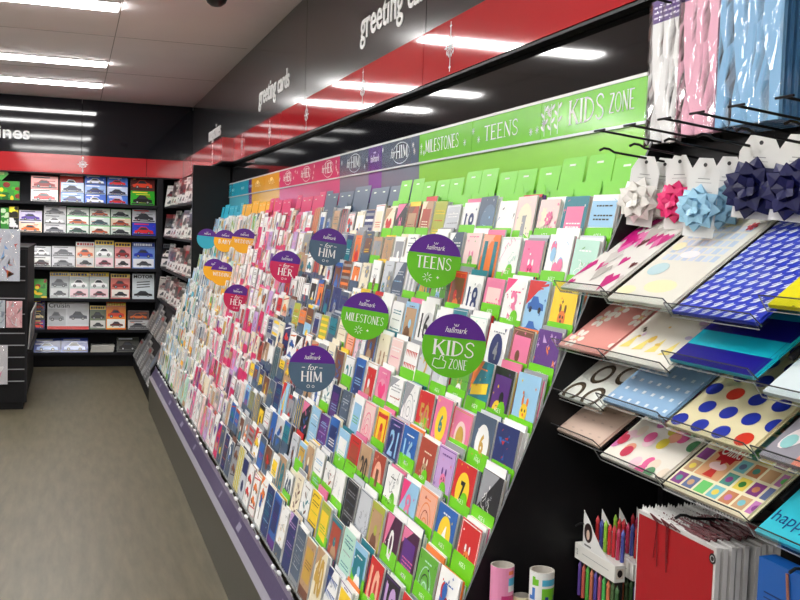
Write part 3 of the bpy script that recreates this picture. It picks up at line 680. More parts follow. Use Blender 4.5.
# ---------------------------------------------------------------- round section signs
def disc_sign(x, y, z, col, word, label, rolldeg=-6, yaw=-16, script=None):
    x, y, z = x * .955, y * .955, 1.5 + (z - 1.5) * .955
    r = .0785; t = empty('section_sign', (x, y, z), (0, math.radians(-rolldeg), math.radians(yaw)))
    ang = [2 * PI * i / 48 for i in range(48)]
    m = MB(); m.prism([(r * math.cos(a), r * math.sin(a)) for a in ang], -.0013, .0013, col); m.build('disc', M_disc, t)
    ch = .26 * r; a0 = math.asin(ch / r)
    pts = [(r * 1.002 * math.cos(a), r * 1.002 * math.sin(a)) for a in [a0 + (PI - 2 * a0) * i / 22 for i in range(23)]]
    m = MB(); m.prism(pts, -.0017, .0017, (86, 22, 138)); m.build('crest', M_disc, t)
    m = MB(); o = .0023; n2 = MB(); n3 = MB()
    n2.text('hallmark', -.026, ch + .012, .052, .014, o, W, shear=.25)
    for i, a in enumerate((-.006, 0, .006)): n3.line(a * .4, ch + .028, a, ch + .034, .0014, o, W)
    if word == 'KIDS':
        serif(m, 'KIDS', -.052, -.024, .104, .036, o, W); n3.fl = 'xz'; q2 = MB(); serif(q2, 'ZONE', -.008, -.056, .046, .024, o, W); q2.build('lettering', M_letter, t)
        n3.pline([(-.045, -.034), (-.048, -.052), (-.036, -.058), (-.018, -.056), (-.015, -.04), (-.024, -.036), (-.022, -.028), (-.03, -.026), (-.032, -.036), (-.045, -.034)], .0018, o, W)
    elif word in ('TEENS', 'MILESTONES'):
        wd = .104 if word == 'TEENS' else .128; hh = .034 if word == 'TEENS' else .026
        serif(m, word, -wd / 2, -.022, wd, hh, o, W)
        for q in range(8): n3.line(-.014 + .005 * math.cos(q * PI / 4), -.048 + .005 * math.sin(q * PI / 4), -.014 + .014 * math.cos(q * PI / 4), -.048 + .014 * math.sin(q * PI / 4), .0016, o, W)
        n3.star(.016, -.046, .005, o, W, 4)
    elif word in ('HIM', 'HER'):
        q2 = MB(); q2.text('for', -.016, -.004, .032, .020, o, W, shear=.3); q2.build('lettering', M_letter, t); n3.rect(-.034, -.023, .004, .006, o, W); n3.rect(.024, .035, .004, .006, o, W)
        serif(m, word, -.036, -.042, .072, .034, o, W); n3.ring(-.01, -.058, .005, .005, .0014, o, W, 8); n3.ring(.006, -.058, .004, .004, .0014, o, W, 8)
    elif word == 'BABY': serif(m, 'BABY', -.045, -.02, .09, .028, o, W)
    elif word == 'WEDDING': serif(m, 'WEDDING', -.06, -.016, .12, .024, o, W)
    n2.build('lettering', M_letter, t); n3.build('printed_pattern', M_letter, t)
    if m.v: m.build('lettering', M_letter, t)
    tz = max([q for q in TZ if q < z - .075] or [TZ[-1]]); tx = XF(tz) - .004
    m = MB(); Mi = Matrix.LocRotScale(Vector((x, y, z)), t.rotation_euler, None).inverted()
    m.tube([(0, .003, -r * .75), (0, .003, -r * 1.02), Mi @ Vector((tx - .002, y + .012, tz + .02)), Mi @ Vector((tx - .001, y + .012, tz + .004))], .0022, (60, 60, 64), 6); m.build('stem', M_acrylic, t)
    tag(t, label, 'sign', 'round section signs on the card rack')
G2 = (98, 190, 20); S2 = (74, 100, 124); M2 = (200, 24, 84); O2 = (246, 176, 22); C2 = (46, 176, 204)
disc_sign(.93, 2.342, 1.226, G2, 'KIDS', 'round lime green sign with purple top reading KIDS ZONE', -5)
disc_sign(1.04, 2.808, 1.43, G2, 'TEENS', 'round lime green sign with purple top reading TEENS', -5)
disc_sign(.96, 3.256, 1.224, G2, 'MILESTONES', 'round lime green sign with purple top reading MILESTONES', -8)
disc_sign(.80, 3.346, 1.03, S2, 'HIM', 'lower round slate blue sign reading for HIM among the cards', -1)
disc_sign(1.06, 4.198, 1.445, S2, 'HIM', 'upper round slate blue sign reading for HIM near the header', -7)
disc_sign(1.03, 4.933, 1.329, M2, 'HER', 'upper round magenta sign reading for HER', -6)
disc_sign(.95, 5.963, 1.099, M2, 'HER', 'lower round magenta sign reading for HER farther down the aisle', -6)
disc_sign(1.08, 6.542, 1.439, O2, 'WEDDING', 'upper right round orange sign overlapping its neighbour', -5)
disc_sign(1.07, 7.33, 1.427, O2, 'BABY', 'upper round orange sign reading BABY beside the turquoise one', -5)
disc_sign(1.05, 8.2, 1.432, C2, '', 'round turquoise sign with purple top at the far end', -4)
disc_sign(.985, 6.85, 1.205, O2, 'WEDDING', 'lower round orange sign, the nearer of the overlapping pair', -5)
disc_sign(1.0, 7.35, 1.212, O2, '', 'lower round orange sign, the farther of the overlapping pair', -5)

# ================================================================ WRAPPING PAPER RACK (near right)
WY0, WY1 = .55, Y0 - .03
wr = empty('wrapping_paper_rack', (0, 0, 0))
tag(wr, 'black back panel and posts carrying the wrapping paper trays and hooks', 'display rack')
bx('back_panel', M_black, (13, 13, 16), 1.2585, 1.2665, WY0, WY1, .004, 2.4, wr)
for y in (WY1 - .012, 1.2, WY0 + .012): bx('post', M_black, (22, 22, 25), 1.250, 1.2583, y - .01, y + .01, .004, 2.4, wr)
bx('cross_rail', M_black, (24, 24, 28), 1.246, 1.2583, WY0, WY1, 1.672, 1.716, wr)
bx('cross_rail', M_black, (20, 20, 24), 1.246, 1.2583, WY0, WY1, 2.02, 2.05, wr)
bx('cross_rail', M_black, (20, 20, 24), 1.246, 1.2583, WY0, WY1, .985, 1.01, wr)
bx('base_shelf', M_black, (18, 18, 21), .72, 1.2583, WY0, WY1, .004, .30, wr)

# ---- sheet patterns, drawn in the sheet's own plane (a along the front edge, b up the slope)
NAVY, TURQ = (26, 20, 132), (22, 186, 208)
def p_hearts(m, w, l, o, r):
    for i in range(26):
        a, b, s = r.uniform(0, w), r.uniform(0, l), r.uniform(.012, .034); c = r.choice([(206, 30, 130), (206, 30, 130), (96, 28, 34), (190, 186, 180), (214, 210, 204), (232, 120, 180)])
        m.poly([(a, b - s), (a + s * .8, b + s * .5), (a + s * .4, b + s * .95), (a, b + s * .55), (a - s * .4, b + s * .95), (a - s * .8, b + s * .5)], o + i * .00002, c)
def p_baby(m, w, l, o, r):
    for i in range(8):
        for q in range(5): m.rect(.02 + i * .022, .036 + i * .022, .13 + q * .024, .148 + q * .024, o, (196, 214, 234) if (i + q) % 2 else (214, 226, 240))
    m.ell(.05, .10, .03, .02, o + .0003, (190, 220, 226), 14); m.ell(.12, .05, .05, .02, o + .0002, (246, 240, 196), 14); m.ell(.03, .03, .03, .014, o + .0002, (246, 240, 196), 14)
    m.flower(w * .85, l * .86, .014, o + .0003, (206, 60, 70), (150, 40, 50)); m.ell(w * .5, l * .9, .03, .014, o + .0002, (240, 236, 190), 12); m.ell(w * .45, .15, .03, .012, o + .0004, (246, 246, 248), 12); m.ell(w * .14, l * .62, .02, .014, o + .0002, (246, 240, 196), 12)
def p_blue(m, w, l, o, r):
    n = 0
    for q in range(16):
        for i in range(9):
            a = -.01 + i * .029 + (q % 2) * .008; b = q * .021
            m.poly([(a, b), (a + .013, b + .003), (a + .024, b + .015), (a + .012, b + .012)], o, (214, 224, 246)); m.line(a + .002, b + .008, a + .016, b + .017, .0026, o, (226, 234, 250))
def p_pink(m, w, l, o, r):
    for a, b in ((.05, .10), (.075, .135), (.10, .21), (.02, .26), (.17, .12), (.19, .2), (.15, .28), (.04, .03), (.2, .03)):
        for q in range(6): m.ell(a + .017 * math.cos(q * PI / 3), b + .02 * math.sin(q * PI / 3), .011, .008, o + .0002, (248, 242, 232), 8, q * PI / 3)
        m.ell(a, b, .006, .006, o + .0005, (236, 214, 150), 8)
def p_party(m, w, l, o, r):
    for i in range(5): a = .01 + i * .045; m.poly([(a, .03), (a + .03, .036), (a + .02, .075)], o, (246, 226, 130)); m.poly([(a + .01, .17), (a + .03, .175), (a + .02, .2)], o, (220, 150, 130))
    for i in range(22): m.ell(r.uniform(0, w), r.uniform(.05, l), r.uniform(.003, .014), r.uniform(.003, .012), o + .0002 + i * .00003, r.choice([(226, 196, 226), (238, 200, 96), (200, 190, 220), (234, 190, 190), (110, 96, 92)]), 9)
def p_stripe(m, w, l, o, r):
    e = [0, .045, .085, .135, .175, .225, .27, .33]
    for i in range(len(e) - 1): m.rect(0, w, e[i], e[i + 1], o, NAVY if i % 2 == 0 else TURQ)
    m.rect(w - .008, w - .0068, 0, l, o + .0002, (16, 90, 130))
def p_rings(m, w, l, o, r):
    for a, b in ((.05, .02), (.13, .02), (.20, .045), (.08, .085), (.16, .10), (.03, .15), (.11, .165), (.19, .175), (.06, .235), (.15, .25)):
        m.ring(a, b, .026, .026, .010, o, (92, 80, 62), 18); m.ring(a, b, .030, .028, .003, o + .0002, (52, 44, 36), 18)
def p_bdots(m, w, l, o, r):
    for i in range(8):
        for q in range(11): m.rect(.014 + i * .03 + (q % 2) * .015 - .0045, .014 + i * .03 + (q % 2) * .015 + .0045, .018 + q * .028 - .004, .018 + q * .028 + .004, o, (236, 242, 248))
def p_rdots(m, w, l, o, r):
    q = 0
    for i in range(4):
        for j in range(8):
            m.ell(.028 + i * .058 + (j % 2) * .029 - .008, .018 + j * .043, .019, .0155, o, (206, 52, 30) if (i, j) in ((1, 2), (3, 0), (0, 5)) else (36, 50, 160), 18)
def p_beige(m, w, l, o, r):
    for i in range(6):
        for j in range(9): m.ell(.02 + i * .036, .02 + j * .034, .006, .002, o, (196, 170, 156), 8)
def p_confetti(m, w, l, o, r):
    cs = [(232, 210, 70), (240, 170, 140), (226, 96, 150), (150, 214, 196), (120, 126, 84), (244, 206, 216), (210, 120, 180), (84, 140, 96), (236, 220, 200), (206, 60, 90)]
    for i in range(52): m.ell(r.uniform(0, w), r.uniform(0, l), r.uniform(.012, .016), .015, o + i * .00002, cs[(i * 7 + i // 10) % 10], 16)
def p_oink(m, w, l, o, r):
    cs = [(130, 60, 130), (56, 130, 60), (196, 130, 90), (96, 110, 150), (80, 150, 136), (200, 160, 120), (110, 200, 110), (236, 214, 90), (190, 120, 180), (120, 190, 200)]
    for i in range(7):
        for j in range(9):
            a, b = .006 + i * .034, .012 + j * .033
            if 1 <= i <= 2 and 1 <= j <= 3: continue
            m.rect(a, a + .028, b, b + .027, o, cs[(i * 3 + j * 5) % 10]); m.ell(a + .014, b + .013, .008, .007, o + .0003, cs[(i + j * 3 + 4) % 10], 10)
    m.rect(.038, .104, .045, .140, o, (226, 172, 126)); m.star(.074, .112, .034, o + .0003, (190, 20, 34), 10, .74); m.text('Oink!', .048, .101, .052, .022, o + .0006, (246, 240, 236), bold=.02)
    m.ell(.072, .075, .022, .010, o + .0002, (240, 206, 206), 14); m.poly([(.058, .048), (.084, .048), (.08, .066), (.064, .066)], o + .0004, (206, 52, 44))
def p_green(m, w, l, o, r):
    for i in range(10): m.ell(r.uniform(0, w), r.uniform(0, l), r.uniform(.015, .03), r.uniform(.01, .02), o + i * .00004, r.choice([(150, 206, 70), (176, 216, 110), (206, 224, 232), (110, 180, 60)]), 14)
    m.ell(.04, .09, .03, .022, o + .001, (140, 204, 60), 16)
def p_bees(m, w, l, o, r):
    for i in range(30): m.ell(r.uniform(0, w), r.uniform(0, l), .003, .0025, o + .0002, (60, 60, 20), 7)
def p_egg(m, w, l, o, r):
    m.ell(.035, .055, .018, .036, o, (240, 226, 226), 16, -.5); m.ell(.028, .04, .014, .016, o + .0003, (150, 206, 206), 12); m.rect(.07, .16, .0, .09, o, (232, 140, 120)); m.rect(.0, .06, .14, .24, o, (226, 206, 90)); m.rect(.09, .2, .13, .24, o, (190, 200, 214))
    m.ell(.11, .04, .018, .024, o + .0003, (246, 226, 190), 12)
def p_happy(m, w, l, o, r):
    for j in range(7): m.text('happy birthday', .006 + (j % 2) * .02, .022 + j * .046, .21, .03, o, (14, 56, 120) if j % 2 == 0 else (120, 214, 228))

TILT = math.radians(37)
def tray(y1, y0, z, label, x=1.0, ln=.288):
    """clear tray: its front left corner at y1 (farther), right at y0 (nearer)"""
    w = y1 - y0; t = empty('display_tray', (x, y1, z), (TILT, 0, AISLE))
    m = MB('xy'); m.box(0, w, 0, ln, -.004, -.001, (220, 226, 228)); m.build('tray_floor', M_acrylic, t)
    m = MB('xy'); m.box(-.001, w + .001, -.004, -.001, -.004, .026, (220, 226, 228)); m.build('front_lip', M_acrylic, t)
    m = MB('xy')
    m.tube([(.001, -.0025, .0262), (w, -.0025, .0262)], .0012, (56, 56, 58), 5); m.tube([(w, -.0025, .0262), (w, .004, -.002)], .0012, (50, 50, 52), 5); m.tube([(0, -.0025, .0265), (-.0002, -.0025, -.004), (w, -.0025, -.004)], .0010, (150, 150, 150), 5); m.build('lip_edge', M_glossy, t)
    m = MB('xy'); m.box(w - .004, w + .004, .07, ln + .018, -.014, -.005, (44, 44, 48)); m.build('bracket', M_black, t)
    m = MB('xy'); m.box(-.004, .004, .07, ln + .018, -.014, -.005, (44, 44, 48)); m.build('bracket', M_black, t)
    tag(t, label, 'tray', 'clear sloping trays of wrapping paper')
def sheet(y1, y0, z, bg, pat, label, x=1.0, ln=.282, dw=0.0, th=.007, up=.0, under=None):
    w = y1 - y0 - .008; r = random.Random(int(y1 * 1000) + int(z * 100))
    n = Vector((-math.sin(TILT), 0, math.cos(TILT))) * up
    m = MB('xy'); k = 4
    for q in range(k):
        e = .0016 * (k - 1 - q); c = bg if q == k - 1 else tuple(max(0, v - 8 * (q % 2)) for v in bg)
        m.box(0, w + (e if q % 2 else 0), 0, ln, th * q / k, th * (q + .86) / k, c)
    m.clip = (.0005, w - .0005, .0005, ln - .0005); pat(m, w, ln, th + .0004, r)
    o = m.build('wrapping_paper', M_glossy, None, (x + n.x, y1 - .004 + dw, z + n.z), (TILT, 0, AISLE)); tag(o, label, 'wrapping paper', 'folded wrapping paper sheets in the trays')
ZR = [1.392, 1.278, 1.178, 1.078]
C0, C1, C2_, C3, C4 = 1.915 - .006, 1.715, 1.495, 1.258, 1.02
cols = [(C0, C1), (C1 - .004, C2_), (C2_ - .004, C3 - .0), (C3 - .016, C4)]
cells = [
 (0, 0, 1.398, (238, 236, 230), p_hearts, 'white wrapping paper with magenta and dark hearts in the top tray'),
 (0, 1, 1.388, (236, 234, 222), p_baby, 'pale wrapping paper with pastel check patches and a red flower'),
 (0, 2, 1.381, (40, 62, 196), p_blue, 'bright blue wrapping paper with slanting white lettering pattern'),
 (0, 3, 1.411, (236, 226, 20), p_bees, 'yellow wrapping paper with small dark specks at the right edge'),
 (1, 0, 1.274, (232, 158, 148), p_pink, 'coral pink wrapping paper with white flowers'),
 (1, 1, 1.275, (240, 236, 226), p_party, 'white wrapping paper with yellow party hats and lilac blobs'),
 (1, 2, 1.297, TURQ, p_stripe, 'navy and turquoise striped wrapping paper'),
 (1, 3, 1.279, (222, 234, 238), p_green, 'pale blue wrapping paper with leaf green shapes at the right edge'),
 (2, 0, 1.168, (226, 230, 222), p_rings, 'white wrapping paper with brown rings'),
 (2, 1, 1.187, (150, 186, 220), p_bdots, 'light blue wrapping paper with small white dots'),
 (2, 2, 1.182, (228, 216, 174), p_rdots, 'cream wrapping paper with large blue and red dots'),
 (2, 3, 1.182, (150, 146, 156), p_egg, 'grey wrapping paper with coral squares and a pale egg at the right edge'),
 (3, 0, 1.092, (218, 192, 176), p_beige, 'plain beige wrapping paper in the lowest left tray'),
 (3, 1, 1.077, (238, 232, 220), p_confetti, 'white wrapping paper with overlapping multicoloured dots'),
 (3, 2, 1.074, (240, 232, 198), p_oink, 'cream wrapping paper with picture squares and a red Oink! burst'),
 (3, 3, 1.064, (44, 186, 206), p_happy, 'turquoise wrapping paper printed happy birthday at the right edge')]
RN = ['top', 'second', 'third', 'lowest']; CN = ['beside the card rack', 'second from the card rack', 'third from the card rack', 'fourth from the card rack']
for rw, cl, z, bg, pat, lab in cells:
    y1, y0 = cols[cl]
    tray(y1, y0, z, 'clear tray in the %s row, %s' % (RN[rw], CN[cl])); sheet(y1, y0, z + .0005, bg, pat, lab, x=1.0005)
# a second folded sheet under three of them

# ---- hooks
def hook(y, z, xt, lab, kind, xb=1.258, name='display_hook'):
    m = MB(); rise = (xb - xt) * math.tan(math.radians(6)); zb = z - rise
    if kind == 'T':
        m.tube([(xb, y, zb), (xt, y, z)], .0026, (20, 20, 22), 7); m.tube([(xt, y + .021, z), (xt, y - .021, z)], .0022, (20, 20, 22), 6)
    else:
        m.tube([(xb, y, zb), (xt + .035, y, z - .004), (xt + .022, y, z + .002), (xt + .01, y, z + .003), (xt, y, z - .002)], .0026, (20, 20, 22), 7)
    t = m.build(name, M_black, None)
    m = MB(); m.box(xb - .004, xb - .0002, y - .012, y + .012, zb - .014, zb + .014, (22, 22, 25)); m.build('mounting_plate', M_black, t)
    tag(t, lab, 'hook', 'black display hooks on the wrapping paper rack')
HY = [1.862, 1.744, 1.622, 1.52, 1.41, 1.292, 1.17]
for i, y in enumerate(HY):
    hook(y, 1.737, 1.05, '%s T-ended empty black hook from the card rack' % ORD[i], 'T')
    hook(y - .004, 1.697, 1.05, '%s curved black hook from the card rack, carrying gift bows' % ORD[i] if i < 5 else '%s curved black hook from the card rack, at the picture edge' % ORD[i], 'J')
# ---- gift bows on cards
def bow(x, y, z, col, r, label, seed):
    m = MB(); rr = random.Random(seed); m.smooth = False
    for n, el, s in ((8, 3, 1.0), (7, 32, 1.0), (5, 60, .92), (2, 82, .7)):
        for i in range(n):
            a = 2 * PI * i / n + el * .03 + rr.uniform(-.08, .08); e = math.radians(el)
            m.M = Matrix.Rotation(a, 4, 'Y') @ Matrix.Rotation(-e, 4, 'Z')     # loop runs along local x, rises towards -y
            R_ = r * s; w = r * .30
            path = [(.0, -.0005, .3), (.3 * R_, -.001, .7), (.62 * R_, .001, 1.0), (1.0 * R_, -.004, .04), (.66 * R_, -.014, 1.0), (.35 * R_, -.016, .8), (.1 * R_, -.006, .35)]
            vs = []
            for px_, py_, k in path: vs += [(px_, py_, -w * k), (px_, py_ - .002 * k, 0), (px_, py_, w * k)]
            fs = []
            for q in range(len(path) - 1):
                fs += [(q * 3, q * 3 + 1, q * 3 + 4, q * 3 + 3), (q * 3 + 1, q * 3 + 2, q * 3 + 5, q * 3 + 4)]
            m.add(vs, fs, col if (i + n) % 3 else tuple(max(0, v - 6) for v in col))
    m.M = None
    o = m.build('gift_bow', M_satin, None, (x, y, z), (0, math.radians(rr.uniform(-8, 8)), AISLE + .5)); tag(o, label, 'gift bow', 'gift bows hanging on white cards')
    zt = z + .095
    m = MB(); k_ = r / .05; a, b = -.034 * k_, .034 * k_; pts = [(a, -.055), (b, -.055), (b, .065), (b - .017, .095), (a + .017, .095), (a, .065)]
    m.prism(pts, -.0045, -.004, (232, 232, 230)); m.rect(-.012, .012, .055, .0565, -.0039, (150, 150, 152)); m.rect(-.016, .016, .048, .049, -.0039, (170, 170, 172)); m.ell(0, .082, .004, .004, -.0038, (60, 60, 62), 10)
    for q in range(3): m.rect(-.022, .02 - q * .006, .03 - q * .004, .031 - q * .004, -.0039, (176, 176, 178))
    m.build('backing_card', M_paper, o)
bows = [(1.155, HY[0], (240, 238, 232), 'white satin bow hanging nearest the card rack', .050, .095), (1.20, HY[0], (232, 230, 224), 'white satin bow behind the first white bow', .046, .093), (1.165, HY[1] - .006, (236, 50, 120), 'hot pink satin bow on the second hook', .044, .089),
        (1.13, HY[2] - .01, (160, 208, 234), 'light blue satin bow in front on the third hook', .046, .073), (1.185, HY[2] - .008, (156, 204, 232), 'light blue satin bow behind the front light blue one', .046, .079),
        (1.165, HY[3] - .02, (20, 24, 76), 'large navy satin bow on a big white card', .057, .108), (1.178, HY[4] + .004, (22, 24, 80), 'navy satin bow at the picture edge', .055, .103)]
for i, (x, y, c, l, r, z) in enumerate(bows): bow(x, y, 1.5 + z, c, r, l, i)

# ---- tissue packs
def pack(x, y1, y0, z0, z1, col, label, title=True, th=.012, nm='front'):
    w = y1 - y0; h = z1 - z0
    t = empty('tissue_pack', (x, (y1 + y0) / 2, z0), (0, 0, AISLE))
    m = MB()
    for q in range(4): m.box(-w / 2 + .003, w / 2 - .003 - .0012 * (q % 2), q * th / 4, q * th / 4 + th * .2, .004, h - .05, col)
    m.build('tissue', M_paper, t)
    m = MB(); m.box(-w / 2 + .002, w / 2 - .002, .002, .0045, h - .05, h, (78, 32, 128)); r = random.Random(9)
    for q in range(3):
        a = -w * .4
        while a < w * .36: l = r.uniform(.006, .02); m.rect(a, a + l, h - .018 - q * .011, h - .014 - q * .011, -.0017, (220, 210, 236)); a += l + .005
    m.build('header_card', M_paper, t)
    m = MB(); r = random.Random(int(y1 * 997))
    # loosely fitting film: a crumpled front sheet and a right side
    nx_, nz_ = 8, 16; vs = []; fs = []
    for i in range(nx_ + 1):
        for q in range(nz_ + 1): vs.append((-w / 2 + w * i / nx_, -.0025 - (r.uniform(0, .0022) if 0 < i < nx_ and 0 < q < nz_ else 0), h * q / nz_))
    for i in range(nx_):
        for q in range(nz_): a = i * (nz_ + 1) + q; fs.append((a, a + nz_ + 1, a + nz_ + 2, a + 1))
    m.smooth = False; m.add(vs, fs, (255, 255, 255)); m.add([(w / 2, -.0025, 0), (w / 2, th + .001, 0), (w / 2, th + .001, h), (w / 2, -.0025, h)], [(0, 1, 2, 3)], (255, 255, 255))
    m.build('film', M_cello, t)
    tag(t, label, 'tissue paper', 'packs of tissue paper in clear film')
pack(1.2, 1.928, 1.80, 1.716, 2.03, (236, 236, 236), 'pack of white tissue paper with a purple header card')
for q in range(2): pack(1.19 + .016 * q, 1.80, 1.664 - .004 * q, 1.722 + .002 * q, 2.05, (236, 170, 194) if q == 0 else (226, 140, 172), ['pack of pink tissue paper facing the aisle', 'pack of pink tissue paper behind the front pink pack'][q])
for q in range(6): pack(1.17 + .0135 * q, 1.637, 1.450 - .002 * q, 1.724 - .001 * q, 2.12, (126, 182, 226) if q == 0 else (80, 138, 190), ['pack of light blue tissue paper facing the aisle', 'pack of blue tissue paper, second in its row of packs', 'pack of blue tissue paper, third in its row of packs', 'pack of blue tissue paper, fourth in its row of packs', 'pack of blue tissue paper, fifth in its row of packs', 'rearmost pack of blue tissue paper in its row of packs'][q], th=.0095)
for y, z, n in ((1.852, 2.02, 'white'), (1.732, 2.04, 'pink'), (1.543, 2.11, 'blue')): hook(y, z, 1.15, 'black hook above the %s tissue paper' % n, 'T')

# ---- gift bags, pencils, paper rolls
def gift_bag(x, y1, y0, z1, col, label, q):
    w = y1 - y0; h = .36; t = empty('gift_bag', (x, (y1 + y0) / 2, z1 - h), (0, 0, AISLE))
    m = MB(); m.box(-w / 2, w / 2, 0, .0085, 0, h, (196, 194, 192), (214, 212, 210)); 
    if q == 0: m.rect(-w / 2 + .004, w / 2 - .006, .004, h - .006, .0006, col)
    m.build('body', M_paper, t)
    m = MB(); n = 15; pts = [(-w / 2, h)] 
    for i in range(n): a = -w / 2 + w * (i + .5) / n * .55; pts += [(a, h + .010), (a + w * .55 / n * .5, h + .005)]
    pts = [(-w / 2, h - .002)] + [(w * .12, h - .002)] + list(reversed(pts[1:]))
    m.prism(pts, -.0075, -.0068, (206, 206, 204)); m.build('pinked_edge', M_paper, t)
    m = MB(); r = random.Random(q + 4)
    for s in range(5):
        a = -w * .18 + r.uniform(-.02, .03); m.tube([(a, -.004, h - .004), (a + r.uniform(-.02, .02), -.006, h + .006), (a + r.uniform(-.01, .05), -.003, h - .002)], .0012, (92, 14, 26), 5)
        if q == 0: m.tube([(a, -.0025, h - .004), (a + r.uniform(-.006, .006), -.003, h - .045), (a + r.uniform(-.01, .01), -.0022, h - .06 - r.uniform(0, .03))], .0009, (120, 14, 26), 5)
    if q:
        for s in range(4): m.tube([(-w * .25 + s * .02, -.004, h - .001), (-w * .1 + s * .03, -.005, h + .010 - .002 * s), (w * .12 + s * .02, -.006, h + .007), (w * .34, -.004, h - .001)], .0022, (84, 16, 26), 5)
    m.build('cord_handle', M_satin, t)
    if q == 0:
        m = MB(); m.ell(w * .465, h - .02, .009, .009, .0009, (20, 20, 22), 14); m.ring(w * .465, h - .02, .005, .005, .0012, .0012, (190, 190, 190), 12); m.build('size_sticker', M_disc, t)
    tag(t, label, 'gift bag', 'gift bags hanging in a row below the trays')
for q in range(9): gift_bag(1.0 + .0135 * q + (.008 if q > 4 else 0), 1.566, 1.332 - .0015 * (q % 3), 1.012 - .002 * (q % 2), (158, 10, 22), 'red gift bag with white border and dark red cord handles' if q == 0 else '%s white-edged gift bag behind the red one' % ORD[q - 1], q)
t = empty('gift_bag', (.985, 1.115, .72), (0, 0, AISLE)); m = MB(); m.box(-.095, .095, 0, .03, 0, .32, (24, 86, 164)); m.rect(-.08, -.04, .27, .272, .0005, (14, 40, 90)); m.rect(-.08, -.045, .262, .264, .0005, (14, 40, 90)); m.rect(-.08, -.05, .254, .256, .0005, (14, 40, 90))
m.ell(-.03, .19, .05, .03, .0006, (226, 130, 190), 16); m.ell(.03, .14, .05, .05, .0005, (120, 190, 226), 16); m.build('body', M_glossy, t)
m = MB(); m.tube([(-.03, -.003, .315), (-.02, -.004, .25), (.0, -.004, .215), (.03, -.004, .24), (.05, -.003, .315)], .0022, (150, 96, 80), 6); m.build('cord_handle', M_satin, t)
tag(t, 'bright blue gift bag with pink and pale blue blobs at the picture edge', 'gift bag')
hook(1.115, 1.05, .96, 'curved black hook holding the blue gift bag', 'J'); hook(1.45, 1.03, 1.0, 'black hook through the row of gift bags', 'J')
PC = [(96, 70, 150), (206, 96, 84), (96, 190, 80), (206, 120, 90), (90, 80, 170), (200, 90, 120), (84, 190, 96), (226, 130, 90), (84, 110, 70), (70, 110, 66)]
UC = [(190, 40, 46), (60, 70, 150), (150, 206, 60), (206, 50, 50), (200, 44, 56), (190, 50, 90), (70, 80, 160), (200, 50, 50)]
def pencil(m, x, z0, z1, c):
    m.tube([(x, .010, z0), (x, .010, z1 - .016)], .0042, c, 7); m.tube([(x, .010, z1 - .016), (x, .010, z1 - .012), (x, .010, z1 - .008), (x, .010, z1)], [.003, .0046, .0042, .0006], tuple(min(255, v + 20) for v in c), 7)
def pencil_pack(x, y, label, q):
    t = empty('pencil_pack', (x, y, .733), (0, 0, AISLE))
    m = MB(); m.box(-.083, .083, -.002, .022, .083, .117, (238, 236, 230)); m.text('12', -.078, .094, .010, .012, .0026, (90, 90, 90))
    m.rect(-.05, .06, .1005, .1018, .0026, (170, 170, 168)); m.build('sleeve', M_paper, t)
    m = MB(); m.add([(.0834, .002, .09), (.0834, .018, .09), (.0834, .018, .111), (.0834, .002, .111)], [(0, 1, 2, 3)], (226, 214, 200)); vs = [(.0838, .010 + .006 * math.cos(2 * PI * i / 12), .101 + .008 * math.sin(2 * PI * i / 12)) for i in range(12)]
    m.add(vs, [tuple(range(12))], (40, 26, 28)); m.build('end_print', M_paper, t)
    m = MB(); pts = [(-.052, .117), (.083, .117), (.05, .124), (.02, .138), (-.008, .16), (-.026, .178), (-.052, .196)]
    m.prism(pts, .0002, .0012, (238, 238, 236)); m.ell(-.03, .152, .017, .021, .0015, (44, 26, 26), 18); m.ell(-.03, .148, .007, .011, .0018, (226, 200, 180), 12); m.rect(-.044, -.016, .122, .126, .0016, (120, 120, 120)); m.build('fin', M_paper, t)
    for i in range(10):
        m = MB(); pencil(m, -.078 + i * .0172, .0, .076 - .002 * (i % 2), PC[(i + q) % 10]); m.build('pencil', M_glossy, t)
    for i in range(7):
        m = MB(); m.M = Matrix.Translation((0, .015, 0)); pencil(m, -.038 + i * .0172, .118, .186 - .003 * (i % 2), UC[(i + q * 2) % 8]); m.build('pencil', M_glossy, t)
    m = MB(); m.box(-.082, .082, .0165, .0185, .0, .083, (26, 26, 28)); m.build('backing_card', M_paper, t)
    tag(t, label, 'pencils', 'packs of coloured pencils hanging one behind another')
for q, l in enumerate(['front pack of twelve coloured pencils with white sleeve', 'second pack of coloured pencils behind the front one', 'third pack of coloured pencils behind the front one', 'rearmost pack of coloured pencils in the row']):
    pencil_pack(1.05 + .043 * q, 1.80, l, q)
hook(1.852, .897, 1.03, 'black hook holding the packs of coloured pencils', 'J')
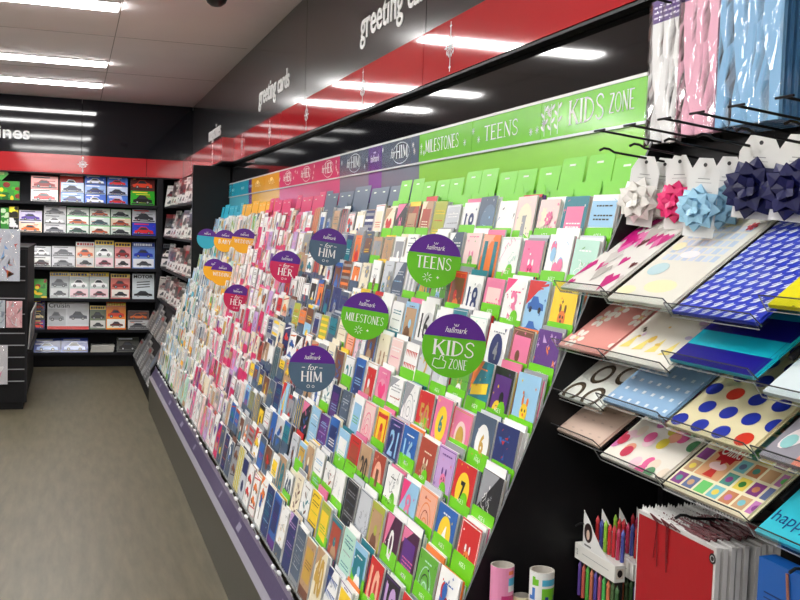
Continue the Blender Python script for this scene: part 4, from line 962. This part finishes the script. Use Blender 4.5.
def roll(x, y, r, z1, cols_, label, kind):
    m = MB(); z0 = .302; n = 22; m.smooth = False
    bands = kind
    zs = [0] + [b[0] for b in bands]
    for q, (zz, c) in enumerate(bands):
        for i in range(n):
            a0, a1 = 2 * PI * i / n, 2 * PI * (i + 1) / n; cc = c if isinstance(c, tuple) else c[i * len(c) // n]
            m.add([(r * math.cos(a0), r * math.sin(a0), zs[q]), (r * math.cos(a1), r * math.sin(a1), zs[q]), (r * math.cos(a1), r * math.sin(a1), zz), (r * math.cos(a0), r * math.sin(a0), zz)], [(0, 1, 2, 3)], cc)
    h = bands[-1][0]
    o = m.build('gift_wrap_roll', M_glossy, None, (x, y, z0), (0, 0, 0)); 
    m = MB(); ri = r * .86; vs = [(rr_ * math.cos(2 * PI * i / n), rr_ * math.sin(2 * PI * i / n), zz) for rr_, zz in ((r, h), (ri, h), (ri, h - .08)) for i in range(n)]
    m.add(vs, [(k * n + i, k * n + (i + 1) % n, (k + 1) * n + (i + 1) % n, (k + 1) * n + i) for k in range(2) for i in range(n)], (196, 190, 180)); m.add([(ri * math.cos(2 * PI * i / n), ri * math.sin(2 * PI * i / n), h - .08) for i in range(n)], [tuple(range(n))], (70, 66, 62))
    m.build('cardboard_core', M_paper, o); tag(o, label, 'gift wrap roll', 'rolls of gift wrap standing below the hooks')
PKr = (236, 150, 190); WH = (236, 238, 236); LB = (86, 190, 226); GN = (116, 198, 44); NV = (40, 56, 140)
def facets(base, **k):
    o = [base] * 22
    for nm, c in dict(a=LB, b=WH, c=(206, 50, 120), d=(236, 120, 70), e=GN, f=NV, g=(60, 120, 200)).items():
        for i in k.get(nm, ()): o[i] = c
    return o
roll(.863, 1.853, .025, .5, 0, 'pink gift wrap roll with blue, white and orange print', [(.44, PKr), (.462, facets(PKr, c=(15, 16, 17, 18, 19))), (.470, PKr), (.483, facets(PKr, b=(17, 18, 19, 20))), (.499, facets(PKr, a=(17, 18, 19))), (.506, PKr), (.514, facets(PKr, d=(17, 18))), (.521, PKr)])
roll(.923, 1.79, .0255, .5, 0, 'white and green gift wrap roll with blue stars', [(.44, WH), (.455, facets(WH, e=(15, 16, 17, 18, 19, 20), g=(12,))), (.462, facets(WH, e=(15, 17, 18, 20), f=(16, 19), g=(12, 13))), (.470, facets(WH, e=(15, 20), f=(16, 17, 18, 19))), (.478, facets(WH, e=(15, 17, 18, 20), f=(16, 19), g=(11, 12))), (.495, facets(WH, e=(15, 16, 17, 18, 19, 20), g=(12,))), (.500, WH), (.513, facets(WH, a=(15, 16, 17, 18, 19), e=(12, 13))), (.518, facets(WH, e=(12,))), (.527, WH)])
roll(.906, 1.845, .018, .4, 0, 'short yellow and green gift wrap roll between the taller two', [(.30, (240, 220, 80)), (.34, facets((250, 240, 120), e=(13, 15, 17, 19))), (.37, facets((240, 220, 80), e=(14, 16, 18))), (.455, (244, 240, 200))])
roll(.815, 1.85, .024, .3, 0, 'dark topped gift wrap roll lowest at the left', [(.30, (60, 54, 60)), (.40, (70, 60, 60)), (.43, (90, 80, 76))])

# ================================================================ MAGAZINE SHELVING ON THE BACK WALL
BL = (24, 24, 29)
ms = empty('magazine_shelving', (0, 0, 0)); tag(ms, 'black shelving of car magazines along the back wall under the red band', 'shelving')
bx('back_panel', M_shelf, (40, 41, 47), -3.0, .93, 11.34, 11.398, .002, 2.034, ms)
bx('side_panel', M_shelf, BL, .868, .93, 11.0, 11.339, .002, 2.034, ms)
bx('kick_panel', M_shelf, (16, 16, 20), -3.0, .867, 11.05, 11.10, .002, .136, ms)
SH = [1.74, 1.415, 1.06, .73, .40, .155]
for z in SH:
    m = MB(); m.box(-3.0, .867, 10.99, 11.339, z - .022, z - .001, BL); m.box(-3.0, .867, 10.985, 10.99, z - .024, z + .008, (30, 30, 36)); m.build('shelf', M_shelf, ms)

def car(m, a0, a1, b0, h, o, col):
    w = a1 - a0
    m.poly([(a0, b0 + h * .15), (a1, b0 + h * .12), (a1 - w * .02, b0 + h * .42), (a1 - w * .22, b0 + h * .52), (a1 - w * .38, b0 + h * .85), (a0 + w * .34, b0 + h * .88), (a0 + w * .16, b0 + h * .5), (a0 + w * .01, b0 + h * .42)], o, col)
    m.poly([(a1 - w * .27, b0 + h * .52), (a1 - w * .4, b0 + h * .78), (a0 + w * .36, b0 + h * .8), (a0 + w * .22, b0 + h * .52)], o + .0002, (40, 46, 56))
    for t in (.22, .76): m.ell(a0 + w * t, b0 + h * .17, h * .16, h * .16, o + .0003, (26, 26, 28), 10); m.ell(a0 + w * t, b0 + h * .17, h * .08, h * .08, o + .0005, (170, 172, 176), 8)
def hard(c): return tuple(max(0, min(255, int((v - 128) * 1.35 + 112))) for v in c)
def cover(m, w, h, st, r):
    o = .0005; kind = st[0]; c = tuple(hard(v) if isinstance(v, tuple) else v for v in st[1:])
    m.clip = (-w / 2 + .001, w / 2 - .001, .001, h - .001)
    if kind == 'cars':            # stacked bands, one car in each
        n = c[0]
        for i in range(n):
            b0 = h * i / n; m.rect(-w / 2, w / 2, b0 + .004, b0 + h / n - .004, o, c[2 + 2 * (i % ((len(c) - 2) // 2))]); car(m, -w * .4, w * .4, b0 + h / n * .12, h / n * .66, o + .0003, c[3 + 2 * (i % ((len(c) - 2) // 2))])
            m.rect(-w * .42, w * .2, b0 + h / n * .84, b0 + h / n * .92, o + .0003, c[1])
            m.rect(-w * .46, w * .46, b0 + h / n * .08, b0 + h / n * .17, o + .0001, (40, 40, 46))
            for q in range(5): m.rect(*sorted((r.uniform(-.45, .45) * w, r.uniform(-.45, .45) * w)), b0 + h / n * (.2 + .13 * q), b0 + h / n * (.2 + .13 * q) + .006, o + .0002, c[r.randrange(1, len(c))])
    elif kind == 'title':         # title strip, photo, small type
        m.rect(-w / 2, w / 2, h * .84, h, o, c[0]); a = -w * .44
        while a < w * .36: l = r.uniform(.012, .03); m.rect(a, a + l, h * .87, h * .96, o + .0003, c[1]); a += l + .006
        m.rect(-w / 2, w / 2, 0, h * .83, o, c[2]); car(m, -w * .42, w * .42, h * .42, h * .36, o + .0003, c[3]); m.rect(-w * .46, w * .46, h * .06, h * .38, o + .0002, c[4]); car(m, -w * .3, w * .36, h * .1, h * .22, o + .0004, c[5])
        for i in range(3): m.rect(-w * .44, w * r.uniform(-.2, .1), h * (.05 + .03 * i), h * (.06 + .03 * i), o + .0006, c[1])
    elif kind == 'word':
        m.text(c[0], -w * .44, h * .82, w * .88, h * .14, o + .0003, c[1], bold=.03); m.rect(-w * .47, w * .47, h * .04, h * .36, o, c[3]); car(m, -w * .42, w * .42, h * .1, h * .26, o + .0004, c[2])
        for i in range(3): m.line(-w * .3, h * (.46 + .1 * i), w * .3, h * (.5 + .1 * i), .010, o + .0002, c[4])
    elif kind == 'wide':
        m.text(c[0], -w * .47, h * .8, w * .5, h * .17, o + .0003, c[1], bold=.02); m.rect(-w / 2, w / 2, 0, h * .12, o, c[3]); m.rect(-w * .5, -w * .06, h * .14, h * .76, o, (190, 192, 196)); car(m, -w * .46, -w * .1, h * .3, h * .4, o + .0003, (110, 114, 120)); m.rect(-w * .02, w * .48, h * .2, h * .9, o, (206, 208, 212)); car(m, .01, w * .46, h * .35, h * .36, o + .0003, (52, 58, 72))
    elif kind == 'blob':
        for i in range(14): m.ell(r.uniform(-.45, .45) * w, r.uniform(.05, .95) * h, r.uniform(.01, .04), r.uniform(.01, .035), o + i * .00004, r.choice(c), 9)
    m.clip = None
def magazine(x0, x1, z, h, y, bg, st, label, lean=10, rz=0, th=.007, cat='magazine', name='magazine', grp='magazines on the back wall shelves', x=None):
    w = x1 - x0; m = MB(); m.box(-w / 2, w / 2, 0, th, 0, h, bg, (226, 226, 224)); r = random.Random(int((x0 + 5) * 1000 + z * 77)); cover(m, w, h, st, r)
    o = m.build(name, M_glossy, None, ((x0 + x1) / 2, y, z), (math.radians(-lean), 0, rz)); tag(o, label, cat, grp); return o
GR, RD, BU = (196, 198, 202), (190, 44, 48), (44, 84, 170)
rows = [
 (1.74, [(-.411, -.145, .271, (206, 90, 88), ('cars', 2, (60, 60, 64), (236, 228, 226), RD, (226, 170, 166), (150, 40, 46)), 'red and white magazine with two car bands at the left of the top shelf'),
         (-.115, .115, .218, (70, 120, 190), ('cars', 2, (230, 234, 240), (150, 176, 220), (36, 60, 130), (196, 206, 220), (70, 80, 110)), 'blue magazine with two cars standing before a tilted taller one'),
         (.125, .338, .303, (50, 92, 180), ('cars', 3, (236, 238, 242), (80, 120, 200), (220, 224, 232), (150, 176, 216), (40, 60, 120)), 'blue magazine with three cars stacked, middle of the top shelf'),
         (.353, .564, .294, (46, 84, 170), ('cars', 3, (236, 238, 242), (90, 130, 200), (200, 50, 56), (190, 200, 220), (60, 66, 96)), 'blue magazine with a red car among three, top shelf'),
         (.595, .846, .327, (60, 36, 38), ('cars', 2, (220, 200, 90), (70, 170, 60), (30, 40, 34), (110, 40, 38), (206, 90, 60)), 'dark red and green magazine at the right of the top shelf')]),
 (1.415, [(-.525, -.300, .233, (226, 222, 226), ('cars', 2, (90, 60, 130), (236, 216, 196), (226, 130, 60), (206, 200, 226), (110, 84, 170)), 'white magazine with a purple and an orange car on the second shelf'),
          (-.281, -.062, .290, (170, 172, 176), ('cars', 3, (90, 92, 96), (206, 206, 208), (120, 122, 128), (186, 188, 190), (230, 230, 232)), 'grey magazine with silver cars on the second shelf'),
          (-.052, .169, .283, (70, 206, 100), ('cars', 3, (240, 244, 240), (206, 214, 208), (60, 100, 90), (226, 226, 220), (190, 110, 70)), 'green framed magazine with three cars, first of the green trio'),
          (.179, .384, .282, (66, 200, 96), ('cars', 3, (240, 244, 240), (214, 216, 206), (180, 96, 56), (200, 210, 206), (50, 90, 100)), 'green framed magazine with three cars, middle of the green trio'),
          (.394, .601, .280, (62, 196, 92), ('cars', 3, (240, 244, 240), (196, 206, 200), (50, 60, 70), (206, 190, 170), (170, 90, 60)), 'green framed magazine with three cars, last of the green trio'),
          (.616, .863, .289, (56, 58, 70), ('cars', 2, (220, 60, 56), (60, 84, 190), (206, 60, 66), (196, 198, 204), (70, 72, 80)), 'dark magazine with red and blue pictures at the right of the second shelf')]),
 (1.06, [(-.390, -.208, .217, (206, 206, 206), ('cars', 2, (70, 70, 74), (220, 220, 218), (90, 60, 66), (190, 192, 196), (230, 230, 230)), 'white and grey magazine at the left of the third shelf'),
         (-.198, .033, .223, (176, 178, 182), ('cars', 2, (110, 112, 116), (206, 206, 210), (130, 132, 136), (190, 190, 194), (90, 92, 98)), 'grey magazine with two silver cars on the third shelf'),
         (.042, .230, .272, (226, 220, 216), ('title', (226, 226, 222), (190, 50, 46), (214, 196, 180), (206, 110, 50), (206, 206, 206), (60, 60, 64)), 'white titled magazine with an orange car on the third shelf'),
         (.235, .429, .294, (226, 226, 226), ('title', (236, 206, 40), (60, 54, 40), (200, 206, 200), (240, 240, 240), (226, 200, 206), (130, 70, 84)), 'yellow titled magazine with a white car, third shelf'),
         (.440, .606, .278, (220, 200, 200), ('title', (230, 196, 50), (70, 50, 40), (206, 150, 150), (150, 60, 66), (226, 216, 216), (60, 50, 52)), 'yellow titled magazine with a pink and red picture, third shelf'),
         (.622, .858, .284, (206, 212, 224), ('title', (60, 90, 160), (226, 230, 240), (120, 146, 200), (40, 76, 170), (216, 218, 222), (96, 98, 104)), 'magazine with a blue car above grey type at the right of the third shelf')]),
 (.73, [(-.392, -.244, .201, (60, 150, 40), ('blob', (80, 170, 46), (226, 200, 60), (160, 60, 40), (60, 130, 36)), 'green picture pack at the left of the fourth shelf'),
        (-.215, -.025, .278, (200, 204, 206), ('title', (226, 196, 50), (60, 60, 56), (176, 180, 182), (110, 114, 118), (206, 208, 208), (84, 88, 92)), 'yellow titled magazine with a grey car on the fourth shelf'),
        (-.020, .178, .277, (226, 226, 226), ('title', (236, 206, 40), (60, 54, 40), (196, 204, 200), (240, 240, 240), (230, 206, 210), (130, 76, 86)), 'yellow titled magazine with a white car, left one of a pair on the fourth shelf'),
        (.183, .383, .281, (226, 226, 226), ('title', (236, 206, 40), (60, 54, 40), (196, 204, 200), (240, 240, 240), (230, 206, 210), (130, 76, 86)), 'yellow titled magazine with a white car, right one of a pair on the fourth shelf'),
        (.403, .601, .269, (216, 196, 190), ('title', (214, 190, 90), (70, 50, 40), (206, 130, 120), (160, 70, 66), (226, 220, 214), (70, 56, 56)), 'magazine with a red truck picture on the fourth shelf'),
        (.627, .858, .274, (214, 222, 226), ('word', 'MOTOR', (36, 38, 42), (60, 64, 70), (196, 204, 208), (70, 74, 80)), 'pale magazine titled MOTOR at the right of the fourth shelf')]),
 (.40, [(-.400, -.262, .300, (60, 56, 70), ('cars', 3, (226, 200, 90), (96, 60, 140), (226, 90, 60), (60, 60, 66), (206, 190, 150)), 'dark magazine with coloured bands at the left of the fifth shelf'),
        (-.237, .182, .285, (216, 218, 222), ('wide', 'Cruisin', (80, 84, 92), (200, 204, 208), (206, 40, 46)), 'wide white magazine titled Cruisin with a red foot band'),
        (.192, .357, .252, (196, 196, 186), ('title', (230, 200, 50), (60, 60, 50), (120, 130, 110), (60, 64, 60), (200, 200, 196), (90, 90, 90)), 'yellow titled magazine with a dark car on the fifth shelf'),
        (.360, .564, .292, (226, 190, 120), ('title', (226, 120, 50), (240, 220, 90), (236, 150, 60), (226, 90, 30), (226, 226, 220), (120, 70, 50)), 'orange magazine with an orange car on the fifth shelf'),
        (.586, .807, .202, (150, 146, 144), ('cars', 2, (90, 60, 56), (190, 190, 190), (110, 110, 112), (120, 96, 88), (206, 120, 70)), 'grey two band magazine at the right of the fifth shelf')])]
for z, l in rows:
    for x0, x1, h, bg, st, lab in l: magazine(x0, x1, z + .001, h * 1.02, 11.045, bg, st, lab)
magazine(-.128, .108, 1.742, .345, 11.10, (190, 70, 66), ('title', (226, 226, 226), (60, 60, 60), (200, 80, 70), (236, 236, 236), (120, 30, 34), (206, 206, 206)), 'taller red and white magazine behind the blue one on the top shelf')
for i, (x0, x1, zz, h, bg, c2, lab) in enumerate([(-.367, -.10, .155, .16, (60, 84, 150), (150, 170, 210), 'blue magazine lying on the lowest shelf at the left'), (-.095, .176, .155, .165, (70, 92, 170), (190, 200, 226), 'blue magazine lying on the lowest shelf beside another'), (.475, .706, .155, .175, (96, 98, 92), (60, 62, 60), 'dark grey magazine leaning on the lowest shelf at the right')]):
    magazine(x0, x1, zz + .001, h, 11.03, bg, ('cars', 1, (220, 224, 230), bg, c2), lab, lean=26)
for i, z in enumerate((.155, .175, .195, .215)):
    w = .118; m = MB(); m.box(-w, w, -.09, .09, 0, .018, (206, 204, 196)); m.fl = 'xy'; m.rect(-w * .9, w * .9, .05, .075, .0185, (120, 120, 118)); m.rect(-w * .9, -.01, -.08, .04, .0185, (150, 150, 148))
    tag(m.build('newspaper', M_paper, None, (.324 + .004 * (i % 2), 11.11, z + .001), (0, 0, .03 * (i - 1.5))), ['lowest folded newspaper in the pile on the lowest shelf', 'second folded newspaper from the bottom of the shelf pile', 'third folded newspaper from the bottom of the shelf pile', 'top folded newspaper on the pile on the lowest shelf'][i], 'newspaper', 'pile of newspapers on the lowest shelf')
# green gift boxes and small packs at the far left of the shelves
for x0, x1, z, h, d, bg, st, lab in [(-.74, -.52, 1.74, .2, .06, (50, 150, 44), ('blob', (90, 180, 50), (240, 214, 70), (150, 60, 40), (40, 120, 36)), 'bright green picture box on the top shelf at the left edge'),
        (-.70, -.622, 1.415, .25, .04, (50, 140, 50), ('blob', (70, 160, 60), (200, 220, 190)), 'slim green pack on the second shelf at the left edge'),
        (-.618, -.532, 1.415, .15, .04, (30, 30, 32), ('blob', (236, 236, 236), (30, 30, 32), (240, 240, 240)), 'small black pack with a white ring under a yellow one'),
        (-.618, -.532, 1.566, .112, .04, (236, 214, 40), ('blob', (246, 230, 90), (70, 66, 30)), 'small yellow pack on top of the black one'),
        (-.56, -.43, 1.06, .24, .05, (200, 202, 204), ('blob', (190, 192, 194), (214, 216, 218)), 'plain pale grey box at the left of the third shelf')]:
    w = x1 - x0; m = MB(); m.box(-w / 2, w / 2, 0, d, 0, h, bg); cover(m, w, h, st, random.Random(int(z * 100 + w * 1000)))
    tag(m.build('display_box', M_glossy, None, ((x0 + x1) / 2, 11.03, z + .001), (0, 0, 0)), lab, 'box')
m = MB(); m.poly([(-.075, .075), (0, 0), (.075, .075), (0, .15)], .0, (70, 170, 60)); m.prism([(-.075, .075), (0, 0), (.075, .075), (0, .15)], -.03, .0005, (70, 170, 60)); m.rect(-.03, .03, .06, .09, .001, (190, 226, 120))
tag(m.build('display_box', M_glossy, None, (-.70, 11.06, 1.943), (0, 0, 0)), 'green box standing on its corner on top of the green picture box', 'box')

# ---- the return along the right wall
rt = empty('magazine_shelving', (0, 0, 0)); tag(rt, 'black corner shelving of upright magazines between card rack and back wall', 'shelving')
YA, YB = YE + .06, 10.985
bx('back_panel', M_shelf, (30, 30, 35), 1.225, 1.262, YA, YB, .002, 2.04, rt)
bx('kick_panel', M_shelf, (16, 16, 20), .645, .70, YA, YB, .002, .10, rt)
RZ = [1.74, 1.415, 1.085, .76]
for i, z in enumerate(RZ): 
    m = MB(); m.box(.95 - .03 * max(0, i - 1), 1.224, YA, YB, z - .02, z - .001, BL); m.build('shelf', M_shelf, rt)
m = MB(); m.box(.70, 1.224, YA, YB, .10, .12, BL); m.build('shelf', M_shelf, rt)
m = MB(); m.add([(.655, YA, .13), (.655, YB, .13), (.80, YB, .40), (.80, YA, .40), (.66, YA, .12), (.66, YB, .12), (.81, YB, .39), (.81, YA, .39)], [(0, 3, 2, 1), (4, 5, 6, 7), (0, 1, 5, 4), (3, 7, 6, 2)], (26, 26, 30)); m.build('sloping_rack', M_shelf, rt)
m = MB(); m.add([(.79, YA, .44), (.79, YB, .44), (.93, YB, .74), (.93, YA, .74), (.795, YA, .43), (.795, YB, .43), (.935, YB, .73), (.935, YA, .73)], [(0, 3, 2, 1), (4, 5, 6, 7), (0, 1, 5, 4), (3, 7, 6, 2)], (26, 26, 30)); m.build('sloping_rack', M_shelf, rt)
rm_ = random.Random(31); RW = ['top', 'second', 'third', 'fourth']
cc = [(196, 196, 194), (90, 84, 86), (44, 44, 50), (170, 166, 162), (120, 70, 72), (100, 102, 106), (206, 202, 196), (150, 128, 128), (34, 38, 46), (150, 40, 60), (76, 80, 76)]
for i, z in enumerate(RZ):
    for q in range(9):
        y = YB - .17 - q * .265; w = rm_.uniform(.19, .22); h = rm_.uniform(.22, .28); bg = cc[(q * 3 + i * 4) % 11]; c2 = cc[(q * 5 + i + 3) % 11]
        m = MB(); m.box(-w / 2, w / 2, 0, .012, 0, h, bg, (222, 220, 216)); cover(m, w, h, ('title', c2, bg, cc[(q + i) % 11], cc[(q + 4 + i) % 11], (206, 204, 200), cc[(q * 2 + 5) % 11]), random.Random(q * 10 + i))
        tag(m.build('magazine', M_glossy, None, (.985 - .03 * max(0, i - 1), y, z + .001), (math.radians(-9), 0, AISLE + (.5 if q == 0 else .12))), 'magazine on the %s shelf of the corner shelving, %s from the corner' % (RW[i], ORD[q]), 'magazine', 'magazines on the corner shelving')
for i, (x, z, tl, nm) in enumerate(((.652, .135, 28.3, 'lower'), (.783, .448, 25, 'upper'))):
    for q in range(7):
        y = YB - .2 - q * .33; w = .25 + .03 * (q * 5 % 3) / 2; h = (.20 if i == 0 else .19) + .035 * (q * 7 % 4); m = MB(); m.box(-w / 2, w / 2, 0, .014, 0, h, [(150, 150, 150), (96, 98, 100), (176, 176, 174), (120, 116, 112)][q % 4], (140, 140, 138)); r = random.Random(q + 40 * i)
        m.rect(-w * .46, w * .46, h * .8, h * .93, .0005, (70, 72, 76) if q % 3 else (150, 60, 60)); m.rect(-w * .46, w * .1, h * .4, h * .76, .0005, r.choice([(120, 122, 126), (150, 140, 130), (100, 110, 126)])); 
        for u in range(8): m.rect(w * .14, w * .46, h * (.06 + .085 * u), h * (.1 + .085 * u), .0005, (84, 84, 86))
        for u in range(4): m.rect(-w * .46, w * .08, h * (.06 + .085 * u), h * (.1 + .085 * u), .0005, (160, 160, 160))
        tag(m.build('newspaper', M_paper, None, (x - .018, y, z + .004), (math.radians(-tl), 0, AISLE)), 'newspaper on the %s sloping rack, %s from the corner' % (nm, ORD[q]), 'newspaper', 'newspapers on the sloping racks')

# ---- black slatted gondola at the left edge
lu = empty('slatwall_gondola', (0, 0, 0)); tag(lu, 'low black slatted display unit at the left edge with hanging packs', 'display unit')
m = MB(); m.box(-1.3, -.348, 8.5, 10.4, .06, 1.298, (18, 18, 21)); m.build('body', M_shelf, lu)
m = MB(); m.box(-1.28, -.362, 8.515, 10.38, .002, .059, (12, 12, 14)); m.build('plinth', M_shelf, lu)
m = MB(); m.box(-1.31, -.333, 8.49, 10.41, 1.299, 1.318, (30, 30, 34)); m.build('top_cap', M_shelf, lu)
m = MB(); m.box(-.352, -.333, 8.488, 8.499, .06, 1.298, (26, 26, 30)); m.build('corner_post', M_shelf, lu)
for z in (1.164, 1.052, .907, .78, .625, .528, .431, .333, .236):
    m = MB(); m.box(-1.29, -.353, 8.492, 8.4995, z - .006, z + .002, (150, 152, 156)); m.build('slat_groove', M_shelf, lu)
def packet(x0, x1, z0, z1, y, bg, cols_, lab, n=16, clearf=True, name='hanging_pack'):
    w = x1 - x0; h = z1 - z0; t = empty(name, ((x0 + x1) / 2, y, z0)); r = random.Random(int(z0 * 1000))
    m = MB(); m.box(-w / 2, w / 2, 0, .012, 0, h, bg); 
    m.clip = (-w / 2 + .001, w / 2 - .001, .001, h - .001)
    for i in range(n): m.poly([(a + r.uniform(-.03, .03), b + r.uniform(-.05, .05)) for a, b in [(r.uniform(-.4, .4) * w, r.uniform(.1, .9) * h)] for _ in range(4)], .0005 + i * .00003, r.choice(cols_))
    m.clip = None; m.build('contents', M_paper, t)
    vs = []; fs = []
    for i in range(6):
        for q in range(8): vs.append((-w / 2 + w * i / 5, -.006 - (r.uniform(0, .012) if 0 < i < 5 and 0 < q < 7 else 0), h * q / 7))
    for i in range(5):
        for q in range(7): a = i * 8 + q; fs.append((a, a + 8, a + 9, a + 1))
    m = MB(); m.add(vs, fs, (255, 255, 255)); m.build('film', M_cello, t)
    m = MB(); m.tube([(0, .0, h * .97), (0, .035, h * .97)], .004, (150, 150, 154), 6); m.build('hanger', M_black, t); tag(t, lab, 'hanging pack', 'packs hanging on the slatted unit')
packet(-.66, -.392, 1.045, 1.46, 8.455, (206, 212, 226), [(236, 100, 40), (70, 110, 200), (240, 240, 244), (206, 60, 50), (120, 170, 226), (240, 240, 244)], 'big clear bag of blue and orange toys hanging at the top of the slatted unit', 26)
packet(-.60, -.50, .67, .89, 8.462, (196, 206, 216), [(226, 230, 236), (170, 180, 200), (150, 160, 180)], 'pale grey pack hanging beside the pink one on the slatted unit')
packet(-.492, -.372, .672, .885, 8.462, (226, 170, 176), [(236, 196, 200), (210, 140, 150), (226, 226, 230)], 'pink pack hanging in the middle of the slatted unit')
packet(-.66, -.478, .215, .53, 8.462, (206, 206, 212), [(226, 130, 170), (236, 236, 240), (200, 200, 206)], 'clear pack with pink contents hanging low on the slatted unit')
for q in range(4):
    m = MB(); m.box(-.13, .13, 0, .01, 0, .30, [(180, 182, 184), (120, 124, 128), (200, 196, 190), (90, 96, 100)][q], (200, 200, 198)); m.rect(-.11, .11, .2, .28, .0005, [(70, 74, 84), (180, 60, 56), (60, 62, 66), (196, 196, 190)][q]); m.rect(-.11, .02, .03, .18, .0005, (110, 112, 116))
    tag(m.build('newspaper', M_paper, None, (-.325 + .0, 8.75 + q * .32, .48), (math.radians(4), 0, -AISLE)), ['newspaper on the side of the slatted unit nearest the viewer', 'second newspaper along the side of the slatted unit', 'third newspaper along the side of the slatted unit', 'farthest newspaper along the side of the slatted unit'][q], 'newspaper', 'newspapers on the side of the slatted unit')
m = MB(); m.box(-.347, -.30, 8.58, 9.95, .465, .478, (30, 30, 34)); m.build('side_ledge', M_shelf, lu)


# ================================================================ CAMERA, WORLD
cam = bpy.data.cameras.new('camera'); cam.sensor_fit = 'HORIZONTAL'; cam.sensor_width = 36; cam.lens = 989.136 / 800 * 36; cam.clip_start = .02; cam.clip_end = 60
co = bpy.data.objects.new('camera', cam); COL.objects.link(co); bpy.context.scene.camera = co
rm = Matrix(((0.94886605, -0.01116313, -0.31548153), (-0.31395827, 0.07083205, -0.94679091), (0.03291535, 0.99742579, 0.06370537)))
rm = Matrix(((rm[0][0], rm[0][1], rm[0][2]), (rm[1][0], rm[1][1], rm[1][2]), (rm[2][0], rm[2][1], rm[2][2])))
co.matrix_world = Matrix.Translation((0, 0, 1.5)) @ rm.to_4x4()
wd = bpy.data.worlds.new('world'); bpy.context.scene.world = wd; wd.use_nodes = True
wd.node_tree.nodes['Background'].inputs[0].default_value = (.9, .95, 1, 1); wd.node_tree.nodes['Background'].inputs[1].default_value = .3
sc_ = bpy.context.scene
sc_.view_settings.view_transform = 'Standard'; sc_.view_settings.look = 'None'; sc_.view_settings.exposure = 0.18; sc_.view_settings.gamma = 1.0
try: sc_.view_settings.use_curve_mapping = False
except Exception: pass
